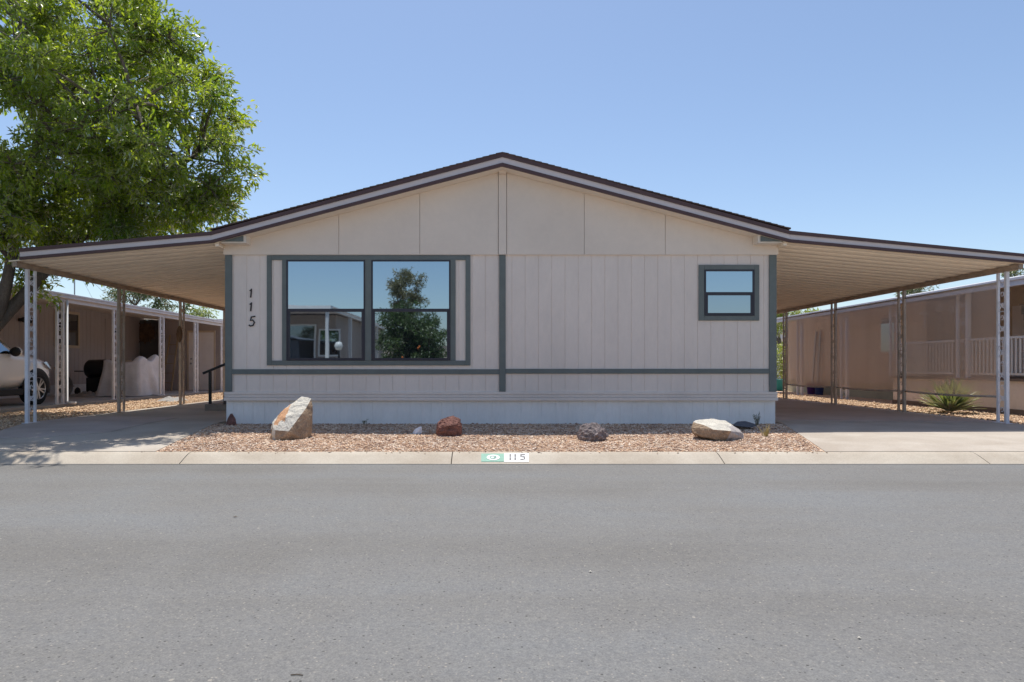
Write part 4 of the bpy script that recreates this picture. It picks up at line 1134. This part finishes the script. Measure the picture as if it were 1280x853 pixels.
def chair(x, y):
    g = empty('garden_chair', (x, y, SL), 'pale slatted chair half hidden behind the tarp heap', 'chair')
    m = MB(); m.box(x-.22, x+.22, y-.22, y+.22, .45, .48); m.build('seat', 'nb_trim', g)
    m = MB()
    for k in range(5): m.box(x-.20+k*.09, x-.16+k*.09, y+.19, y+.215, .48, 1.02)
    m.box(x-.22, x+.22, y+.186, y+.22, 1.021, 1.08); m.build('backrest', 'nb_trim', g)
    for dx in (-.2, .2):
        for dy in (-.2, .2):
            m = MB(); m.box(x+dx-.02, x+dx+.02, y+dy-.02, y+dy+.02, SL, .45); m.build('leg', 'nb_trim', g)
chair(-11.3, 20.9)
def ladder(x, y0, y1, h, wdt, matn, label, axis='x'):
    g = empty('ladder', (x, y0, SL), label, 'ladder')
    for s in (-1, 1):
        m = MB()
        if axis == 'x': m.bar((x+s*wdt/2, y0, .05), (x+s*wdt/2*.8, y1, h), .04, .06)
        else: m.bar((y0, x+s*wdt/2, .0), (y1, x+s*wdt/2*.8, h), .04, .06)
        m.build('rail', matn, g)
    n = int(h/.29)
    for k in range(1, n):
        t = k/n; w2 = wdt/2*(1-.2*t); yy = y0+(y1-y0)*t; m = MB()
        if axis == 'x': m.box(x-w2+.015, x+w2-.015, yy-.03, yy+.03, h*t-.012, h*t+.012)
        else: m.box(yy-.03, yy+.03, x-w2+.015, x+w2-.015, h*t-.012, h*t+.012)
        m.build('rung', matn, g)
ladder(X(211, 23.2), 23.0, 23.6, 1.95, .34, 'wood', 'wooden ladder leaning on the shed wall behind the tarp heap')
m = MB(); c = (X(180, 24.1), 24.19, Z(416, 24.1))
m.lathe([(0, -.05), (.1, -.045), (.3, -.02), (.33, 0)], c, 'y', 24)
for k in range(12): t = k*math.pi/6; m.bar((c[0]+.28*math.cos(t), c[1]-.02, c[2]+.28*math.sin(t)), (c[0]+.4*math.cos(t), c[1]-.02, c[2]+.4*math.sin(t)), .05, .02)
tag(m.build('wall_ornament', 'rust'), 'round dark sunburst ornament on the shade-toned end wall', 'wall ornament')

# ------------------------------------------------------------------ right neighbour
RX = 9.4
rn = empty('neighbour_house', (13, 15, 0), 'beige neighbour house with raised railed porch, right', 'house')
m = MB(); m.box(RX, 11.6, 8.6, 15.9, .10, .60); m.build('porch_skirt', 'rn_wall', rn)
m = MB(); m.box(RX-.012, 11.6, 8.6, 15.91, -.05, .099); m.build('porch_base', 'rn_base', rn)
m = MB(); m.box(RX-.03, 11.6, 8.58, 15.93, .601, .645); m.build('porch_floor', 'rn_base', rn)
m = MB(); m.box(11.6, 17.5, 8.6, 24, -.05, 2.75); m.build('wall', 'rn_wall2', rn)
m = MB(); m.box(10.5, 11.599, 16.4, 24, .42, 2.45); m.build('room_wall', 'rn_wall2', rn)
m = MB(); m.box(10.49, 11.599, 16.39, 24.01, -.05, .419); m.build('skirting', 'rn_green', rn)
m = MB(); m.box(11.56, 11.599, 10.9, 12.9, 1.0, 2.2); w = m.build('window', 'white', rn); m = MB(); m.box(11.545, 11.559, 10.98, 12.82, 1.08, 2.12); m.build('pane', 'dark_glass', w)
m = MB(); m.box(11.56, 11.599, 14.2, 15.1, .65, 2.2); m.build('door', 'nb_door', rn)
m = MB(); m.box(10.47, 10.499, 17.6, 18.3, 1.2, 2.2); w = m.build('window', 'rn_wall', rn); m = MB(); m.box(10.455, 10.469, 17.66, 18.24, 1.26, 2.14); m.build('pane', 'dark_glass', w)
# porch roof
m = MB()
prof = []; y = 8.2
while y < 24.4:
    prof += [(y, 0), (y+.24, 0), (y+.25, .03), (y+.29, .03)]; y += .3
n = len(prof); vs = [(RX-.25, a, 2.33+b) for a, b in prof]+[(11.6, a, 2.62+b) for a, b in prof]
m.add(vs, [(n+i, n+i+1, i+1, i) for i in range(n-1)]); m.build('porch_ceiling', 'nb_soffit', rn)
m = MB(); m.xz([(RX-.25, 2.38), (11.6, 2.67), (11.6, 2.71), (RX-.25, 2.42)], 8.2, 24.4); m.xz([(11.4, 2.76), (14.4, 3.34), (18, 2.76)], 8.3, 24.3); m.build('roof', 'nb_roof', rn)
m = MB(); m.box(RX-.30, RX-.255, 8.2, 24.4, 2.265, 2.405); m.box(RX-.33, RX-.301, 8.2, 24.4, 2.36, 2.41); m.build('fascia', 'nb_fascia', rn, bevel=.005)
for yy in (10.9, 13.45, 15.75, 18.0, 20.6, 23.3):
    lattice_post(rn, RX+.03, yy, 2.345, .646 if yy < 16 else .0, 'post_white', gap=.3, w=.07, w2=.05, name='porch_post')
def railing(y0, y1):
    m = MB(); x = RX+.03
    m.box(x-.02, x+.02, y0, y1, 1.37, 1.41); m.box(x-.018, x+.018, y0, y1, .71, .745)
    r = m.build('railing', 'white', rn)
    y = y0+.06; m = MB()
    while y < y1-.03: m.box(x-.011, x+.011, y-.011, y+.011, .7455, 1.3695); y += .1
    m.build('baluster', 'white', r)
railing(9.0, 10.85); railing(11.27, 13.38); railing(13.85, 15.7)
# hanging things on the porch
def hang(name, x, y, zt, kind, label):
    g = empty(name, (x, y, zt), label, 'ornament')
    m = MB(); m.tube([(x, y, 2.38), (x, y, zt)], .004, 4); m.build('cord', 'white', g)
    m = MB()
    if kind == 'bell': m.lathe([(.02, 0), (.05, -.03), (.07, -.12), (.10, -.16)], (x, y, zt), 'z', 12)
    elif kind == 'star':
        for k in range(5):
            t = k*2*math.pi/5; m.bar((x, y, zt-.12), (x, y+.12*math.cos(t), zt-.12+.12*math.sin(t)), .03, .03)
    else: m.lathe([(0, 0), (.09, -.04), (.10, -.09), (.02, -.11)], (x, y, zt), 'z', 12); m.tube([(x, y, zt-.1), (x, y, zt-.42)], .012, 5)
    m.build('pendant', 'white', g, smooth=True)
hang('wind_chime', 9.75, 9.75*F/544, 2.12, 'plate', 'pale hanging chime behind the front mesh screen, left of its fellows')
hang('wind_chime', 9.75, 9.75*F/563, 2.24, 'bell', 'white hanging bell behind the front mesh screen')
hang('wind_chime', 9.75, 9.75*F/578, 2.2, 'star', 'white hanging star behind the front mesh screen near the porch post')
g = empty('driftwood_chime', (9.9, 12.3, 2.0), 'row of hanging wooden slats under the right porch roof', 'wind chime')
m = MB(); m.tube([(9.9, 11.9, 2.02), (9.9, 12.75, 2.02)], .014, 6); m.build('hanger', 'wood_grey', g)
m = MB()
for k in range(14): yy = 11.95+k*.055; l = random.uniform(.15, .32); m.box(9.892, 9.908, yy, yy+.035, 2.0-l, 2.0)
m.build('slat', 'wood_grey', g)
# bins and a ladder under the rear screens
def bucket(x, y, r, h, matn, label):
    g = empty('bucket', (x, y, 0), label, 'bucket')
    m = MB(); m.lathe([(r*.8, 0), (r, h), (r*1.06, h), (r*1.06, h+.02), (r*.93, h+.02), (r*.75, .03), (0, .03)], (x, y, 0), 'z', 18); m.build('tub', matn, g, smooth=True)
    m = MB(); m.tube([(x, y+r*math.cos(t), h*.9+r*.9*math.sin(t)) for t in np.linspace(0, math.pi, 10)], .006, 5); m.build('handle', 'steel', g)
bucket(10.2, 10.2*F/402, .14, .33, 'purple', 'purple plastic bucket below the rearmost mesh screen')
bucket(10.2, 10.2*F/412, .14, .34, 'blue', 'blue plastic bucket below the rearmost mesh screen')
bucket(10.4, 10.4*F/361.5, .2, .4, 'teal', 'teal plastic tub at the rear corner of the right carport')
ladder(21.7, 10.33, 10.46, 2.0, .36, 'steel', 'grey ladder leaning on the right neighbour wall behind the rear screen', 'y')
# far white cottage seen at the end of the right carport
fh = empty('cottage', (18, 42, 0), 'small white far house glimpsed beyond the right carport', 'house')
m = MB(); m.box(15.5, 22, 40, 48, -.05, 2.5); m.build('wall', 'white', fh)
m = MB(); m.xz([(15.2, 2.5), (18.7, 3.6), (22.3, 2.5)], 39.6, 48.4); m.build('roof', 'nb_roof', fh)
m = MB(); m.box(16.4, 17.4, 39.97, 39.999, 1.0, 2.0); w = m.build('window', 'frame', fh)
m = MB(); m.box(16.46, 17.34, 39.96, 39.969, 1.06, 1.94); m.build('pane', 'dark_glass', w)
# back fences close the two gaps
def fence(name, x0, x1, y, h, label, matn):
    g = empty(name, ((x0+x1)/2, y, 0), label, 'fence')
    m = MB(); x = x0
    while x < x1-.01: m.box(x, min(x+.145, x1), y, y+.025, .05, h+random.uniform(-.006, .006)); x += .15
    m.build('board_panel', matn, g)
    m = MB(); m.box(x0, x1, y+.026, y+.07, h*.25, h*.25+.09); m.box(x0, x1, y+.026, y+.07, h*.8, h*.8+.09); m.build('rail', matn, g)
fence('board_fence', -30, -4, 38.5, 1.7, 'weathered board fence far behind the left neighbour', 'wood_grey')
fence('board_fence', 4, 15.3, 38.5, 1.3, 'weathered board fence far behind the right carport', 'wood_grey')

# ------------------------------------------------------------------ across the street (seen in the window glass)
ah = empty('facing_house', (-9.5, -9, 0), 'pale house with porch across the street, mirrored in the window', 'house')
m = MB(); m.box(-15, -6.3, -20, -7.5, -.05, 3.0); m.build('wall', 'ac_wall', ah)
m = MB(); m.box(-15.2, -6.0, -20, -5.0, 3.05, 3.10); m.xz([(-15.4, 3.101), (-10.5, 3.42), (-5.9, 3.101)], -20.2, -5.3); m.build('roof', 'fascia', ah)
m = MB(); m.box(-15.2, -5.95, -5.0, -4.96, 2.98, 3.16); m.box(-5.999, -5.95, -20, -5.001, 2.98, 3.16); m.build('fascia', 'white', ah)
m = MB(); m.box(-15.1, -6.0, -7.499, -5.0, -.05, .3); m.build('porch_floor', 'slab', ah)
for x, y in ((-6.1, -5.1), (-9.2, -5.1), (-12.4, -5.1), (-6.05, -9.0), (-6.05, -12.5), (-6.05, -16)):
    m = MB(); m.box(x-.06, x+.06, y-.06, y+.06, .3 if y > -7 else -.05, 3.05); m.build('porch_post', 'white', ah)
for a, b, z0, z1, mm in ((-8.25, -7.2, .45, 2.55, 'dark_glass'), (-6.95, -6.2, 1.35, 2.35, 'glass')):
    m = MB(); m.box(a-.07, b+.07, -7.499, -7.46, z0-.07, z1+.07); w = m.build('window', 'white', ah)
    m = MB(); m.box(a, b, -7.459, -7.452, z0, z1); m.build('pane', mm, w)
lp = empty('lamp_post', (-5.2, -3.0, 0), 'short black lamp post with white globe across the street', 'lamp post')
m = MB(); m.tube([(-5.2, -3, -.05), (-5.2, -3, 1.42)], .04, 8); m.build('pole', 'black', lp)
m = MB(); m.lathe([(0, -.16), (.1, -.13), (.16, 0), (.1, .13), (0, .16)], (-5.2, -3, 1.58), 'z', 16); m.build('globe', 'globe', lp, smooth=True)
t = tree('citrus_tree', (-2.8, -4.6, 0), (-2.8, -4.6, .5), ell(62, (-2.8, -4.6, 1.75), (1.32, 1.2, 1.3), .1), .5, 44, 11, .10, 'dense round citrus tree across the street, mirrored in the window', 'leaf_dark', .09, wd=.42, twigs=False)
m = MB()
for c in ((-2.47, -3.55, 1.57), (-2.52, -3.55, 1.52), (-3.1, -3.6, 1.2)):
    m.lathe([(0, -.04), (.03, -.028), (.04, 0), (.03, .028), (0, .04)], tuple(c), 'z', 8)
m.build('fruit', 'orange', t, smooth=True)
tree('pine_tree', (-4.0, -12, 0), (-4.0, -12, 2.6), ell(26, (-3.95, -12, 4.4), (.72, .7, 1.55), .05), .4, 26, 9, .15, 'tall thin pale green tree across the street, behind the citrus', 'leaf_pale', .12, twigs=False)
shrub('hedge_shrub', (1.2, -8, .7), (1.1, .9, .8), 220, .12, 'low dark shrub across the street', 'leaf_dark')
bw = empty('block_wall', (0, -17, 0), 'low tan block wall behind the trees across the street', 'wall')
m = MB()
for k in range(30):
    for r in range(10): m.box(-5.8+.4*k+.2*(r % 2), -5.41+.4*k+.2*(r % 2), -17.1, -16.9, -.03+.2*r, .165+.2*r)
m.build('block_courses', 'rn_wall2', bw)
m = MB(); m.box(-5.85, 6.5, -17.13, -16.87, 1.971, 2.03); m.build('cap', 'slab', bw)
shrub('hedge_shrub', (-.2, -10, .8), (1.1, .9, .9), 240, .12, 'dark rounded shrub between citrus and block wall across the street', 'leaf_dark')
mh = empty('opposite_house', (11, -14, 0), 'low tan house across the street, mirrored in the small window', 'house')
m = MB(); m.box(3.5, 18, -24, -11, -.05, 1.9); m.build('wall', 'ac_wall', mh)
m = MB(); m.xz([(3.1, 1.9), (10.7, 2.75), (18.4, 1.9)], -24.3, -10.7); m.build('roof', 'nb_roof', mh)
m = MB(); m.box(6.5, 8.3, -10.999, -10.97, .7, 1.6); w = m.build('window', 'frame', mh)
m = MB(); m.box(6.56, 8.24, -10.969, -10.96, .76, 1.54); m.build('pane', 'dark_glass', w)
tree('opposite_tree', (5.6, -7, 0), (5.6, -7, .9), ell(14, (5.6, -7, 1.7), (.95, .9, .75)), .45, 26, 9, .13, 'small round tree across the street near the tan house', 'leaf_far', .08, twigs=False)

# ------------------------------------------------------------------ litter on the road
def litter(px, py, s, matn, name, label, cat):
    Y = (H-ROAD)*F/(py-CY); c = Vector(((px-CX)*Y/F, Y, ROAD+.004)); m = MB()
    if cat == 'leaf':
        m.add([c+Vector((-s, 0, 0)), c+Vector((0, -s*.5, s*.25)), c+Vector((s, .2*s, .02*s)), c+Vector((0, s*.5, s*.3)), c+Vector((0, 0, s*.05))], [(0, 1, 4), (1, 2, 4), (2, 3, 4), (3, 0, 4)])
    elif cat == 'twig': m.tube([c+Vector((-s, 0, -.001)), c+Vector((0, s*.15, 0)), c+Vector((s, -.1*s, -.001))], .0018, 5)
    else: m.lathe([(0, -.3*s), (.8*s, -.1*s), (s, .2*s), (.5*s, .7*s), (0, .8*s)], tuple(c), 'z', 7)
    tag(m.build(name, matn), label, cat)
litter(294, 647, .017, 'dry', 'fallen_leaf', 'dry dark leaf on the left half of the road', 'leaf')
litter(1074, 799, .006, 'rock_pale', 'pebble', 'white pebble on the road at the lower right', 'pebble')
litter(371, 845, .02, 'dry', 'twig', 'dark twig at the bottom of the road', 'twig')
litter(738, 716, .007, 'rock_pale', 'pebble', 'pale pebble in the middle of the road', 'pebble')

# ------------------------------------------------------------------ light, sky, camera
EL, AZ = R(73), R(-12)          # sun behind the house, a little to the left
sd = Vector((math.sin(AZ)*math.cos(EL), math.cos(AZ)*math.cos(EL), math.sin(EL)))
sun = bpy.data.lights.new('sun', 'SUN'); sun.energy = 3.6; sun.angle = R(.5); sun.color = (1, .95, .87)
so = bpy.data.objects.new('sun', sun); COL.objects.link(so); so.location = sd*50
so.rotation_euler = (-sd).to_track_quat('-Z', 'Y').to_euler()
w = bpy.data.worlds.new('World'); scene.world = w; w.use_nodes = True
nt = w.node_tree; bg = nt.nodes['Background']
sky = nt.nodes.new('ShaderNodeTexSky'); sky.sky_type = 'NISHITA'; sky.sun_disc = False
sky.sun_elevation = EL; sky.sun_rotation = AZ; sky.air_density = 1.0; sky.dust_density = 1.2; sky.ozone_density = 1.9; sky.altitude = 400
nt.links.new(sky.outputs['Color'], bg.inputs['Color']); bg.inputs['Strength'].default_value = .114

cam = bpy.data.cameras.new('camera'); co = bpy.data.objects.new('camera', cam); COL.objects.link(co)
cam.sensor_width = 36; cam.lens = 36*F/1280; cam.clip_end = 3000; cam.clip_start = .05
cam.shift_x = (640-CX)/1280; cam.shift_y = (CY-426.5)/1280
co.location = (0, 0, H); co.rotation_euler = (R(90), 0, 0)
scene.camera = co

scene.view_settings.view_transform = 'Standard'; scene.view_settings.look = 'None'
scene.view_settings.exposure = .47; scene.view_settings.gamma = 1
scene.render.engine = 'CYCLES'
scene.cycles.max_bounces = 14; scene.cycles.diffuse_bounces = 10; scene.cycles.transparent_max_bounces = 12
scene.cycles.use_denoising = True
scene.cycles.sample_clamp_indirect = 6
